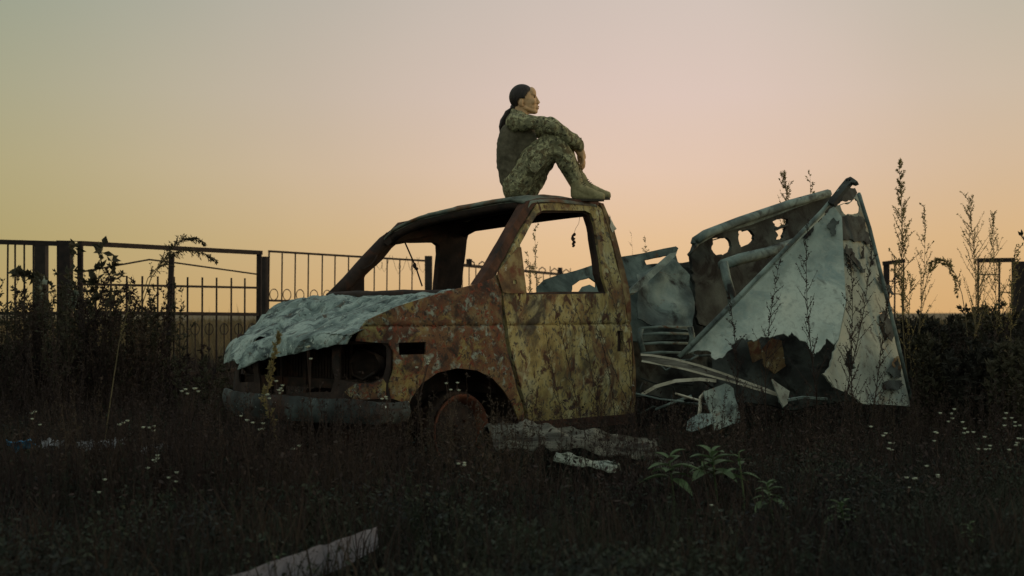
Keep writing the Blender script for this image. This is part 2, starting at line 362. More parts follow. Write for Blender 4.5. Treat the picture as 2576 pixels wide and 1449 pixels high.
# window seal and inner frame of the door
def ringstrip(poly, w, name, matl, parent, off, th):
    c = (sum(p[0] for p in poly)/len(poly), sum(p[1] for p in poly)/len(poly))
    inner = [(p[0]+(c[0]-p[0])*w/max(.01, math.hypot(c[0]-p[0], c[1]-p[1])), p[1]+(c[1]-p[1])*w/max(.01, math.hypot(c[0]-p[0], c[1]-p[1]))) for p in poly]
    outer = [(p[0]-(c[0]-p[0])*.012/max(.01, math.hypot(c[0]-p[0], c[1]-p[1])), p[1]-(c[1]-p[1])*.012/max(.01, math.hypot(c[0]-p[0], c[1]-p[1]))) for p in poly]
    return sheet(name, outer, [inner], lambda s, z, k: Vector((s, tz(z)+off+k+dent(s, z, 5, .009), z)), matl, parent, .04, th, smooth=False)
ringstrip(win, .018, 'window_seal', M['soot'], do, .02, .05)
hr = MB(); hh = [Vector((s, tz(z)+.035, z)) for s, z in handle_h]; hr.bar((hh[0]+hh[1])/2, (hh[2]+hh[3])/2, .07, .02); hr.build('handle_recess', M['soot'], do)
# front triangle plate of the door window
tri = sp([(1249,694),(1252,680),(1300,622),(1308,622),(1316,690),(1322,738),(1275,738),(1262,735)])
sheet('mirror_plate', tri, [ragged(sp([(1288,704),(1296,704),(1296,714),(1288,714)]), .01, .003)], lambda s, z, k: Vector((s, tz(z)-.012+k, z)), M['pillar'], do, .04, .006)
# A pillar and roof rail, B pillar
pil = sp([(1203,716),(1232,672),(1262,620),(1296,560),(1320,518),(1330,505),(1352,499),(1420,498),(1500,505),(1516,511),(1505,517),(1420,509),(1355,510),(1342,520),(1308,575),(1275,640),(1256,672),(1248,695),(1235,706)])
def pilf(s, z, k): return Vector((s, tz(z)+.004+k+dent(s, z, 8, .004), z))
sheet('windscreen_pillar', pil, [], pilf, M['redrust'], van, .03, .07)
bp = sp([(1509,512),(1517,511),(1541,564),(1563,647),(1582,720),(1588,803),(1593,880),(1600,940),(1599,1000),(1594,1046),(1584,1048),(1590,1000),(1593,930),(1590,870),(1578,790),(1569,736),(1555,670),(1533,581),(1514,523)])
sheet('door_pillar', bp, [], lambda s, z, k: Vector((s, tz(z)+k+dent(s, z, 9, .006), z)), M['pillar'], van, .03, .14)
# inner B pillar post and pale torn flange
ib = MB(); pts = [side(x, y) for x, y in ((1500,520),(1520,570),(1540,660),(1555,740),(1570,830),(1578,960))]
ib.tube([(s-.02, tz(z)+.09, z) for s, z in pts], .032, 6); ib.build('inner_post', M['soot'], van)
tp = [side(x, y) for x, y in ((1531,540),(1537,556),(1541,566),(1546,575),(1540,585),(1534,572))]
sheet('torn_flange', ragged(tp, .012, .006, 3), [], lambda s, z, k: Vector((s, tz(z)-.012+k+.01*fbm((s*20, z*20, 1)), z)), M['strip'], van, .012, .003)
# sill under the door
sl_ = MB(); p0 = side(1325, 1078); p1 = side(1592, 1052)
sl_.bar((p0[0], .07, p0[1]+.01), (p1[0], .07, p1[1]-.0), .10, .07); sl_.build('sill', M['redrust'], van)
# far flank: pillars and window openings, seen through the cab
FT = 1.775
def far(px, py):     # on the far wall
    z = 1.2
    for _ in range(8):
        t = FT-tz(z); s = vs(px, t); Y = 8.5+su*s+cu*t; z = CAM_H+(HY-py)/F*Y
    return (s, z)
fp = lambda L: [far(x, y) for x, y in L]
faro = fp([(828,742),(835,736),(880,686),(925,634),(975,586),(1000,560),(1080,545),(1150,548),(1166,556),(1172,572),(1163,605),(1160,640),(1152,700),(1149,740),(1149,800),(1100,960),(900,960),(720,960),(640,960),(612,905),(640,868),(700,818),(780,775)])
farw = fp([(905,700),(908,694),(950,655),(975,625),(988,614),(1002,611),(1085,611),(1094,618),(1095,640),(1088,730),(905,750)])
fw = sheet('far_side_panel', faro, [ragged(farw, .05, .004, 2)], lambda s, z, k: Vector((s, FT-tz(z)-k+dent(s, z, 3), z)), M['soot'], van, .05, .05)
# roof: slumped towards the far side
def roofz(s, t):
    h = 1.853+.03*math.sin(max(0, min(1, (s-1.25)/1.0))*math.pi) - .018*max(0, (1.45-s)/.2)**2
    q = max(0, (t-.35)/1.25)
    h -= .075*max(0, (t-1.1)/.5)**1.4*max(0, min(1, (2.0-s)/.5))
    return h-.115*q**1.1-.06*max(0, 1-abs(t-.9)/.9)*0+(.045*q*max(0, s-1.45)/.7)-.05*max(0, (.26-t)/.12)**2-.05*max(0, (t-1.5)/.12)**2
def rfront(t): return 1.34-.06*math.sin(math.pi*max(0, min(1, (t-.15)/1.45)))
def rooff(t, q, k):
    s = rfront(t)+(2.2-.16*max(0, (.4-t)/.26)-rfront(t))*q
    zz_ = roofz(s, t)+.006*fbm((s*4, t*4, 2))-.03*max(0, (.05-q)/.05)
    return Vector((s, t, zz_-k))
ro = sheet('roof', [(.14,0),(1.6,0),(1.6,1),(.14,1)], [], lambda a, b, k: rooff(a, b, -k), M['roof'], van, .045, -.008)
tag(ro, 'slumped greenish roof skin with rusty edge')
# headers under the roof, roof ribs
h1 = MB(); h1.tube([Vector((rfront(t)+.03, t, roofz(rfront(t)+.03, t)-.05)) for t in np.linspace(.17, 1.58, 12)], .042, 6, True, .8); h1.build('windscreen_header', M['soot'], van, True)
h3 = MB(); h3.tube([Vector((rfront(t)-.006, t, roofz(rfront(t), t)-.02)) for t in np.linspace(.17, 1.6, 14)], .012, 6); h3.build('windscreen_gutter', M['roof'], van, True)
h2 = MB(); h2.tube([Vector((2.14, t, roofz(2.14, t)-.055)) for t in np.linspace(.2, 1.6, 12)], .05, 6); h2.build('rear_header', M['soot'], van, True)
for q in (.35, .68):
    rb = MB(); rb.tube([Vector((1.3+.9*q, t, roofz(1.3+.9*q, t)-.03)) for t in np.linspace(.2, 1.57, 10)], .02, 4); rb.build('roof_bow', M['soot'], van)
rr = MB(); rr.tube([Vector((s, 1.57, roofz(s, 1.57)-.045)) for s in np.linspace(1.33, 2.18, 8)], .05, 6); rr.build('far_roof_rail', M['soot'], van)
# far A pillar as a rounded bar
fa = MB(); L = [far(x, y) for x, y in ((832,744),(870,704),(915,652),(960,604),(990,582))]
fa.tube([(s, FT-tz(z)-.03, z-.012) for s, z in L], [.055,.052,.05,.048,.045], 7); fa.build('far_windscreen_pillar', M['soot'], van, True)
def nose(t): return .26*max(0, min(1.2, (t-.95)/.85))**1.7
# bonnet: crumpled and covered with ash
def hoodz(s, t):
    base = np.interp(s, [-.2,-.14,-.08,0,.16,.42,.7,.95], [.84,.88,.915,.955,1.035,1.135,1.18,1.205])
    n = max(0, 1-t/1.0)
    return float(base + .085*n*(1-max(0, s)) - .03*max(0, (.25-t)/.25))
def hoodf(t, b, k):
    s = b; dz = 0
    if b < -.08:
        ph = min(1, (-.08-b)/.22)*math.pi/2*1.1; s = -.08-.13*math.sin(ph); dz = -(.10+.035*t)*(1-math.cos(ph))
    w = .040*fbm((b*2.9+1, t*2.3, 5), 3)+.011*fbm((b*9, t*6, 2), 4)+.006*fbm((b*30, t*24, 9), 4)
    cr = abs(noise.noise(Vector((b*2.4+t*1.1, t*2.1-b, 3.3)))); w -= .05*max(0, .10-cr)/.10
    cr = abs(noise.noise(Vector((b*4.4-t*1.3, t*3.3+b, 7.3)))); w -= .014*max(0, .09-cr)/.09
    w -= .13*max(0, 1-abs(t-1.12-.2*b)/.075)*max(0, min(1, (.42-b)/.25))
    front = max(0, min(1, (.1-b)/.2))
    bulge = -.06*math.sin(math.pi*min(1, max(0, t/1.8)))*max(0, min(.4, .3-b)/.5)
    hf = w*(1-.6*front)
    return Vector((s+bulge+w*.9*front+.01*fbm((t*5, b*5, 7))+k*front, t, hoodz(max(s, -.08) if b < -.08 else s, t)+dz+hf-k*(1-front)))+Vector((nose(t)*max(0, min(1, (.45-b)/.5)), 0, -.02*max(0, t-1.5)/.3))
hood_out = [(.10,-.10),(.15,-.27),(.5,-.29),(.9,-.30),(1.3,-.30),(1.55,-.30),(1.82,-.29),(1.82,.1),(1.76,.5),(1.70,.93),(1.2,.86),(.7,.84),(.30,.86),(.12,.80),(.085,.5),(.06,.2)]
ho = sheet('bonnet', ragged(hood_out, .04, .012, 4), [ragged([(1.06,-.28),(1.15,-.26),(1.16,-.12),(1.14,.0),(1.11,.02),(1.08,-.1)], .03, .012, 6)], lambda a, b, k: hoodf(a, b, -k), M['hood'], van, .02, -.012)
tag(ho, 'crumpled bonnet covered in pale greenish ash')
# cowl
cw = MB(); cw.tube([(.88+.03*math.sin(t*5), t, 1.185+.012*fbm((t*4, 0, 0))) for t in np.linspace(.1, 1.72, 16)], .035, 6); cw.build('cowl', M['soot'], van, True)
# dashboard, bulkhead, floor
b_ = MB(); b_.bar((1.0,.12,.85), (1.0,1.68,.85), .02, .62); b_.build('bulkhead', M['soot'], van)
d_ = MB(); d_.tube([(1.1, t, 1.13+.02*fbm((t*6, 1, 0))) for t in np.linspace(.12, 1.66, 16)], .06, 6); d_.build('dashboard', M['soot'], van, True)
f_ = MB(); f_.bar((1.0,.9,.36), (2.25,.9,.36), 1.6, .03); f_.build('floor_pan', M['soot'], van)
sc_ = MB(); sc_.tube([(1.0,.45,1.15), (1.12,.42,1.2), (1.2,.42,1.23)], [.05,.045,.06], 7); sc_.ring((1.26,.42,1.2), .17, .012, (.35,0,.93), (0,1,0)); sc_.build('steering_wheel', M['soot'], van, True)
# rods seen through the windscreen
r1 = MB(); A = Vector((1.36, 1.3, 1.62)); 
def vp(px, py, t):
    s = vs(px, t); Y = 8.5+su*s+cu*t; return Vector((s, t, CAM_H+(HY-py)/F*Y))
r1.tube([vp(1017,606,1.5), vp(1032,640,1.5), vp(1046,672,1.45), vp(1062,720,1.4)], .006, 4)
r1.ell(vp(1043,668,1.46), (.014,.014,.022)); r1.ell(vp(1048,676,1.46), (.016,.012,.012)); r1.build('hanging_rod', M['soot'], van)
r2 = MB(); r2.tube([vp(908,676,1.66), vp(918,674,1.62), vp(933,665,1.6), vp(944,652,1.6), vp(948,642,1.62)], .007, 4); r2.build('grab_handle', M['soot'], van)
# front: headlamp surrounds, crossmember, struts, radiator frame
def sfr(t): return -.12+.15*max(0, min(1.4, (.33-t)/.33))**2+.24*max(0, min(1.2, (t-.95)/.85))**1.7
def ffp(x, y):
    sx = -.1
    for _ in range(25): t, z = frontp(x, y, sx); sx = .5*sx+.5*sfr(t)
    return (t, z)
ff = lambda L: [ffp(x, y) for x, y in L]
front_o = ff([(600,880),(760,876),(880,858),(972,862),(981,884),(982,930),(974,962),(980,1004),(978,1020),(760,1018),(600,1010),(590,960)])
lampn = ff([(862,868),(960,863),(972,874),(974,920),(966,948),(940,962),(905,964),(862,955)])
grl = ragged(ff([(664,892),(845,874),(848,955),(840,985),(668,992)]), .05, .01, 5)
lampf = ff([(608,892),(652,892),(652,960),(610,962)])
def frf(t, z, k): 
    return Vector((sfr(t)+k+.02*fbm((t*5, z*6, 2))-.05*math.sin(math.pi*max(0, min(1, t/1.8)))+dent(t, z, 7, .01), t, z))
fr = sheet('front_panel', front_o, [lampn, grl, lampf], frf, M['soot'], van, .04, .015)
# lower lamp valance, paler
val = ff([(905,966),(945,965),(968,952),(976,965),(978,1002),(905,1004),(880,985)])
sheet('lamp_valance', ragged(val, .04, .006, 2), [], lambda t, z, k: frf(t, z, k)+Vector((-.02, 0, 0)), M['fender'], van, .04, .006)
# headlamp bucket (bowl) and remains
def bowl(c, r, dp, name):
    m = MB(); n = 18
    for j in range(5):
        a = j/4*math.pi/2*.95
        for i in range(n):
            t = 2*math.pi*i/n; g = 1+.22*fbm((math.cos(t)*1.3, math.sin(t)*1.3, r*30+j*.4)); m.v.append((c[0]+dp*math.sin(a)+.03*fbm((t, j, 3)), c[1]+r*1.35*g*math.cos(a)*math.cos(t), c[2]+r*.9*g*math.cos(a)*math.sin(t)))
    for j in range(4):
        for i in range(n): m.f.append((j*n+i, j*n+(i+1)%n, (j+1)*n+(i+1)%n, (j+1)*n+i))
    m.f.append(tuple(4*n+i for i in range(n)))
    m.tube([(c[0]-.02, c[1]-r*1.2, c[2]-r*.5), (c[0]-.03, c[1]-r*.3, c[2]-r*.95), (c[0]-.01, c[1]+r*.9, c[2]-r*.7), (c[0]+.02, c[1]+r*1.4, c[2]+r*.1)], .008, 5)
    return m.build(name, M['soot'], van, True)
c1 = frontp(915, 915, 0.0); bowl((.0, c1[0], c1[1]), .10, .12, 'headlamp_bucket')
c2 = frontp(632, 925, 0.2); bowl((.2, c2[0], c2[1]), .09, .12, 'headlamp_bucket')
for px in (598, 655, 700, 765, 850):
    t, z = frontp(px, 950, .0); m = MB(); m.bar((.02+nose(t), t, .5), (.04+nose(t), t+.02, .88), .035, .025); m.build('strut', M['soot'], van)
m = MB(); m.bar((.06,.2,.62), (.06,1.62,.62), .05, .06).bar((.05,.2,.92), (.05,1.62,.9), .04, .04); m.build('crossmember', M['soot'], van)
m = MB()
for i in range(26): m.bar((.10, .5+i*.03, .6), (.10, .5+i*.03, .88), .012, .02)
tag(m.build('radiator_core', M['soot'], van), kind='stuff')
m = MB()   # lumps of burnt engine behind the front
for i in range(9):
    m.ell((.35+.2*random.random(), .35+i*.13, .62+.18*random.random()), (.13, .12, .1+.05*random.random()))
m.tube([(.2,.3,.8),(.35,.6,.88),(.3,.95,.82),(.45,1.3,.9)], .03, 6); m.build('engine', M['soot'], van, True)
# bumper with wrapped ends
def bumpf(a, b, k):   # a: length along, b: height
    # path: far wrap, front bow, near wrap
    if a < .16: p = Vector((-.12+(.16-a)*1.2, 1.86, 0))
    elif a > 2.02: p = Vector((-.13+(a-2.02)*1.0, -.045, 0))
    else:
        t = 1.86-(a-.16)*(1.905/1.86); p = Vector((-.14-.09*math.sin(math.pi*(a-.16)/1.86), t, 0))
    p.x += .85*nose(p.y)
    prof = .035*math.sin(math.pi*(b-.40)/.17)
    nx = -1 if .1 < a < 2.06 else 0; ny = -1 if a >= 2.02 else (1 if a <= .16 else 0)
    return Vector((p.x+nx*prof-nx*k*1, p.y+ny*prof-ny*k, b+.012*fbm((a*3, b*5, 4))))
bo = sheet('bumper', ragged([(0,.40),(1,.39),(2.02,.405),(2.235,.41),(2.235,.535),(2.02,.545),(1,.55),(0,.54)], .05, .006, 3), [], bumpf, M['bumper'], van, .035, .02)
# wheel: bare burnt rim
wh = bpy.data.objects.new('front_wheel', None); C.objects.link(wh); wh.parent = van; wh.location = (.72, .17, .30)
def lathe(prof, n=40):
    m = MB()
    for r, y in prof:
        for i in range(n):
            t = 2*math.pi*i/n; m.v.append((r*math.cos(t), y, r*math.sin(t)))
    for j in range(len(prof)-1):
        for i in range(n): m.f.append((j*n+i, j*n+(i+1)%n, (j+1)*n+(i+1)%n, (j+1)*n+i))
    return m
lathe([(.205,.15),(.215,.0),(.24,-.015),(.247,-.028),(.238,-.036),(.222,-.02),(.198,.012),(.185,.05),(.2,.15)]).build('rim', M['rim'], wh, True)
lathe([(.19,.03),(.15,.015),(.10,-.012),(.06,-.02),(.05,-.045),(.0,-.05)]).build('hub', M['soot'], wh, True)
for i in range(5):
    m = MB(); t = 2*math.pi*i/5; m.tube([(.075*math.cos(t),-.045,.075*math.sin(t)), (.075*math.cos(t),-.01,.075*math.sin(t))], .009, 6); m.build('wheel_bolt', M['redrust'], wh)
lathe([(.22,.16),(.262,.12),(.268,.03),(.255,-.01),(.235,0)]).build('tyre_wire', M['soot'], wh, True)
# wheel housing
m = MB(); n = 16
for j, t in enumerate((.03, .38)):
    for i in range(n+1):
        a = math.pi*i/n; m.v.append((.62+.545*math.cos(a), t, .24+.49*math.sin(a)))
for i in range(n): m.f.append((i, i+1, n+1+i+1, n+1+i))
b0 = len(m.v); m.v.append((.62,.38,.2)); 
for i in range(n): m.f.append((n+1+i, n+2+i, b0))
m.build('wheel_housing', M['soot'], van)
m = MB(); m.tube([(.72,.3,.3),(.72,1.5,.3)], .05, 8).ell((.72,.3,.3), (.1,.05,.1)); m.build('axle', M['soot'], van)
wh2 = bpy.data.objects.new('front_wheel', None); C.objects.link(wh2); wh2.parent = van; wh2.location = (.72, 1.62, .27); wh2.rotation_euler = (0,0,R(180))
for ch in list(wh.children):
    c = ch.copy(); C.objects.link(c); c.parent = wh2
# thing hanging in the side window
hg = MB(); HP = [at3(x, y, 9.95) for x, y in ((1454,528),(1458,548),(1456,562),(1448,575),(1444,588),(1442,598))]
hg.tube(HP, .0018, 4)
q = MB()
for i in range(14):
    z = i/14; q.ell(at3(1442+random.uniform(-3,3), 590+z*32, 9.95)+Vector((0, random.uniform(-.01,.01), 0)), (random.uniform(.005,.013), .01, random.uniform(.006,.014)), random.random()*3, 6, 4)
ho_ = hg.build('hanging_wire', M['soot']); tag(ho_, 'charred clump dangling on a wire inside the side window opening', 'wire')
q.build('charred_clump', M['soot'], ho_)

# ------------------------------------------------------------------ person
YP = 10.1; U = .2547/F*YP
person = empty('person', at3(1310, 500, YP), 'person in camouflage with dark ponytail sitting on the van roof hugging knees', 'person')
def P(zx, zy, dy=0.): return at3(1174+zx*.2547, 167.7+zy*.2547, YP)+Vector((0, dy, 0))
def remesh(mb, name, matl, vox, smooth=2, wr=0., ws=20., zmin=None, seed=0, it=.5):
    o = mb.build(name, matl)
    md = o.modifiers.new('r', 'REMESH'); md.mode = 'VOXEL'; md.voxel_size = vox; md.use_smooth_shade = True
    s = o.modifiers.new('s', 'SMOOTH'); s.iterations = smooth; s.factor = it
    dg = bpy.context.evaluated_depsgraph_get(); me = bpy.data.meshes.new_from_object(o.evaluated_get(dg))
    o.modifiers.clear(); old = o.data; o.data = me; bpy.data.meshes.remove(old)
    if wr:
        nn = [Vector(v.normal) for v in me.vertices]
        for v, n_ in zip(me.vertices, nn):
            c = v.co; a = fbm((c.x*ws, c.y*ws, c.z*ws*.8+seed), 3); b = 1-abs(noise.noise(Vector((c.x*ws*1.3+c.z*ws*.8, c.y*ws, c.z*ws*1.3-c.x*ws*.5+seed))))*2
            v.co = c+n_*(wr*(a*.6+max(0, b)*.7-.3))
    if zmin is not None:
        for v in me.vertices:
            if v.co.z < zmin: v.co.z = zmin
    me.update(); return kids(o, person)
u = lambda k: k*U
b = MB()   # body: head, neck, trunk, arms, hands, legs as one surface
b.ell(P(548,302), (u(120), .074, u(122)))
b.ell(P(600,350), (u(92), .062, u(112)), 0); b.ell(P(640,262), (u(48), .052, u(62)), .15)
b.ell(P(632,395), (u(62), .048, u(68)))
b.cone(P(575,415,-.05), P(672,446,-.018), .014, .014); b.cone(P(575,415,.05), P(672,446,.018), .014, .014)
b.ell(P(680,440), (.017, .02, .019)); b.cone(P(600,425), P(668,440), .03, .022)
for s in (-1, 1):
    b.ell(P(652,352,s*.034), (.024,.024,.026)); b.ell(P(664,284,s*.022), (.017,.026,.009), -.1)
    b.ell(P(535,368,s*.071), (u(24), .012, u(37)), -.25); b.ell(P(546,392,s*.069), (u(14), .01, u(16)))
b.cone(P(684,300), P(708,346), .008, .009); b.ell(P(715,352), (.0085,.009,.0075)); b.cone(P(706,362), P(690,366), .008, .012)
for s in (-1, 1): b.ell(P(704,360,s*.010), (.009,.008,.007))
b.ell(P(702,395), (.010,.02,.0065)); b.ell(P(699,414), (.010,.018,.007)); b.ell(P(690,404), (.012,.024,.018))
b.cone(P(545,400), P(525,540), .056, .058)
b.chain([P(505,560), P(450,700), P(430,850), P(450,1000), P(480,1170)], [.075,.09,.085,.08,.09])
for s in (-1, 1):
    b.cone(P(495,560,s*.08), P(480,575,s*.15), .06, .05)
    b.chain([P(480,575,s*.155), P(840,612,s*.178), P(1100,800,s*.06)], [.04,.032,.024])
    b.chain([P(480,1190,s*.09), P(870,770,s*.10), P(1075,1150,s*.08)], [.075,.055,.04])
def hand(s, ox, oy):
    w = P(1098+ox, 800+oy, s*.055); k = P(1150+ox, 880+oy, s*.03)
    b.cone(w, (w+k)/2, .025, .027); b.ell((w+k)/2+Vector((.008,0,-.01)), (.03, .026, .045), .5)
    for i in range(4):
        y = s*(.055-.021*i); L = (.9, 1.05, 1.0, .8)[i]
        p1 = P(1150+ox-i*2, 885+oy, y); p2 = P(1150+ox+14*L, 885+oy+52*L, y-s*.004); p3 = P(1146+ox+14*L, 885+oy+88*L, y-s*.01); p4 = P(1132+ox+10*L, 885+oy+112*L, y-s*.014)
        b.chain([p1, p2, p3, p4], [.0105,.0095,.0085,.0075], 8)
    b.chain([P(1120+ox, 850+oy, s*.03-s*.045), P(1118+ox, 900+oy, -s*.02), P(1125+ox, 945+oy, -s*.012)], [.012,.0105,.009], 8)
hand(-1, -14, -6); hand(1, 0, 10)
body = remesh(b, 'body', M['skin'], .0042, 2)
lp = MB()
for s in (-1, 1):
    eb = MB(); eb.ell(P(668,307,s*.030), (.0085,.008,.0055)); kids(eb.build('eye', M['eye'], None, True), person)
    br = MB(); br.tube([P(656,281,s*.042), P(668,279,s*.036), P(683,285,s*.024)], [.0015,.0026,.002], 5); kids(br.build('eyebrow', M['hair'], None, True), person)
lp.ell(P(706,396), (.0085,.017,.0045)); lp.ell(P(703,412), (.0085,.015,.005)); kids(lp.build('lips', M['lip'], None, True), person)
# hair cap combed back, with ponytail
h = MB(); h.ell(P(545,302), (u(127), .080, u(130)), 0, 72, 48); h2_ = MB(); idx = {}
def hk(v):
    zx = 560+(v.x-P(560,300).x)/U; zy = 300-(v.z-P(560,300).z)/U
    if zy < 335: lim = np.interp(zy, [170,205,250,300,335], [665,655,622,592,578])
    elif zy < 350: lim = 520
    else: lim = 505
    return zx < lim and zy < 440
keepv = [hk(v) for v in h.v]
for i, k in enumerate(keepv):
    if k: idx[i] = len(h2_.v); h2_.v.append(h.v[i])
for f in h.f:
    if all(i in idx for i in f): h2_.f.append(tuple(idx[i] for i in f))
hc = h2_.build('hair', M['hair'], None, True); md = hc.modifiers.new('s', 'SOLIDIFY'); md.thickness = .012; md.offset = -1; kids(hc, person)
pt = MB(); pt.cone(P(470,405), P(440,425), .03, .016)
for k in range(9):
    a, c_ = random.uniform(-1,1), random.uniform(-1,1)
    pt.tube([P(442+a*6,424+c_*5,c_*.006), P(400+a*14,462+c_*12,c_*.014), P(362+a*18,530,c_*.018), P(346+a*18,590,c_*.017), P(338+a*10,645+c_*14,c_*.008)], [.012,.014,.013,.010,.003], 6)
kids(pt.build('ponytail', M['hair'], None, True), person)
tie = MB(); tie.ring(P(438,428), .014, .005, (.6,0,.8), (0,1,0), 12); kids(tie.build('hair_tie', M['vest'], None, True), person)
# dark vest / trunk cloth
v = MB()
for s in (-1, 1):
    v.chain([P(440,1120,s*.07), P(412,960,s*.075), P(408,820,s*.085), P(435,690,s*.085), P(478,600,s*.09)], [.075,.078,.080,.078,.062])
    v.cone(P(520,700,s*.06), P(540,900,s*.06), .075, .07); v.cone(P(600,680,s*.07), P(620,820,s*.07), .065, .06)
v.chain([P(440,1120), P(410,960), P(405,820), P(432,690), P(475,600)], [.082,.082,.083,.080,.065])
remesh(v, 'vest', M['vest'], .008, 3, .012, 10, seed=1)
j = MB()   # camouflage jacket: yoke, collar, sleeves
for s in (-1, 1):
    j.cone(P(505,575,s*.03), P(478,575,s*.15), .066, .064)
    j.chain([P(478,580,s*.155), P(650,585,s*.175), P(845,625,s*.185), P(985,712,s*.14), P(1085,775,s*.085), P(1112,800,s*.06)], [.066,.056,.052,.047,.042,.036])
    j.ell(P(820,590,s*.18), (.05,.04,.04)); j.cone(P(1040,712,s*.10), P(1050,760,s*.09), .03, .038)
    j.cone(P(560,555,s*.08), P(520,640,s*.1), .055, .05)
j.cone(P(515,555), P(560,560), .068, .05)
for i in range(14):
    t = 2*math.pi*i/14; j.ell(P(520+68*math.cos(t), 492+22*math.cos(t), .062*math.sin(t)), (.018,.018,.034))
jo = remesh(j, 'jacket', M['camo'], .0065, 4, .012, 9, seed=3)
t_ = MB()   # trousers
for s in (-1, 1):
    ox = 0 if s < 0 else 45
    t_.chain([P(490+ox*2.2,1185,s*.09), P(670+ox,935,s*.11), P(845+ox,745,s*.115)], [.102,.105,.078])
    t_.chain([P(850+ox,752,s*.115), P(925+ox,855,s*.105), P(1000+ox,985,s*.095), P(1068+ox*1.3,1120,s*.085)], [.068,.072,.068,.048])
    t_.ell(P(470,1190,s*.085), (.085,.085,.085)); t_.cone(P(430,1150,s*.06), P(450,1230,s*.06), .06, .06)
t_.ell(P(600,1000,-.17), (.045,.02,.05))
t_.ell(P(480,1190), (.085,.12,.083))
pk = MB(); c0 = P(690,985,-.215); pk.bar(c0+Vector((-.045,0,-.05)), c0+Vector((.045,0,.055)), .03, .085); kids(pk.build('thigh_pocket', M['camo']), person)
cf = MB(); cf.ring(P(1072,768,-.088), .047, .009, (.75,.1,.65), (0,1,0), 16); kids(cf.build('sleeve_cuff', M['camo'], None, True), person)
zr = P(0,1312).z
tr_ = remesh(t_, 'trousers', M['camo'], .007, 4, .013, 8, zmin=zr, seed=6)
for s, ox, oy in ((-1, 0, 0), (1, 75, -34)):
    bt = MB(); dy = s*.085
    bt.chain([P(1075+ox*.7,1120+oy,dy), P(1082+ox,1190+oy,dy), P(1078+ox,1268+oy,dy)], [.044,.046,.042])
    bt.chain([P(1090+ox,1200+oy,dy), P(1180+ox,1250+oy,dy), P(1260+ox,1280+oy,dy), P(1318+ox,1296+oy,dy)], [.045,.042,.036,.032])
    bt.cone(P(1080+ox,1275+oy,dy), P(1310+ox,1298+oy,dy), .038, .032)
    zs = P(0,1328+oy).z
    bo_ = remesh(bt, 'boot', M['boot'], .006, 2, .003, 28, zmin=zs, seed=s)
    so_ = MB(); so_.tube([P(1048+ox,1325+oy,dy), P(1080+ox,1326+oy,dy), P(1200+ox,1326+oy,dy), P(1300+ox,1326+oy,dy), P(1348+ox,1322+oy,dy)], [.02,.036,.034,.036,.018], 10)
    for q_ in range(len(so_.v)):
        vv = so_.v[q_]; so_.v[q_] = Vector((vv.x, vv.y, zs+(.008 if vv.z > zs else -.008)))
    lc = MB()
    for q_ in range(6):
        x_, y_ = 1112+ox+q_*14, 1150+oy+q_*15; lc.tube([P(x_,y_,dy-.034), P(x_+16,y_-9,dy-.02), P(x_+24,y_-14,dy+.004)], .003, 4)
    kids(lc.build('laces', M['sole']), person); lc_ = person.children[-1]; tag(lc_, kind='stuff')
    kids(so_.build('sole', M['sole'], None), person)
    kids(bo_, person)

# ------------------------------------------------------------------ wreckage behind and beside the cab
def plane_panel(name, outer, holes, anchors, matl, parent, th=.006, step=.06, dentf=None, rag=0., seed=0, smooth=True):
    A, B, D = [at3(*a) for a in anchors]; n_ = (B-A).cross(D-A).normalized()
    if n_.y > 0: n_ = -n_
    ex = (B-A).normalized(); ey = n_.cross(ex)
    def q(p):
        d = at3(p[0], p[1], 1.0)-Vector((0,0,CAM_H)); o = Vector((0,0,CAM_H))
        t = (A-o).dot(n_)/d.dot(n_); w = o+d*t-A; return (w.dot(ex), w.dot(ey))
    if ex.cross(ey).dot(n_) < 0: pass
    oo = [q(p) for p in outer]; hh_ = [[q(p) for p in h_] for h_ in holes]
    if rag: hh_ = [ragged(h_, .035, rag, seed+i) for i, h_ in enumerate(hh_)]
    df = dentf or (lambda a, b: .012*fbm((a*2+seed, b*2, seed), 4))
    o = sheet(name, oo, hh_, lambda a, b_, k: A+ex*a+ey*b_+n_*(df(a, b_)-k), matl, None, step, th, smooth=smooth)
    if parent: kids(o, parent)
    return o
def rpo(poly, step, amp, seed):
    o = []
    for i in range(len(poly)-1):
        a_, b_ = poly[i], poly[i+1]; L = math.hypot(b_[0]-a_[0], b_[1]-a_[1]); n = max(1, int(L/step))
        for k in range(n): o.append((a_[0]+(b_[0]-a_[0])*k/n, a_[1]+(b_[1]-a_[1])*k/n))
    o.append(poly[-1]); r = []
    for i, (x, y) in enumerate(o):
        q = Vector((x*.05+seed*7.1, y*.05, seed)); w = noise.noise_vector(q)+.6*noise.noise_vector(q*2.9)+.35*noise.noise_vector(q*7); e = min(1, i/3, (len(o)-1-i)/3)
        r.append((x+w.x*amp*e, y+w.y*amp*e))
    return r
def rp(poly, step, amp, seed): return ragged(poly, step, amp, seed)
wk = empty('collapsed_van_body', at3(1720, 1160, 10.8), 'collapsed burnt van body behind the cab with row of ragged round window holes', 'wreck')
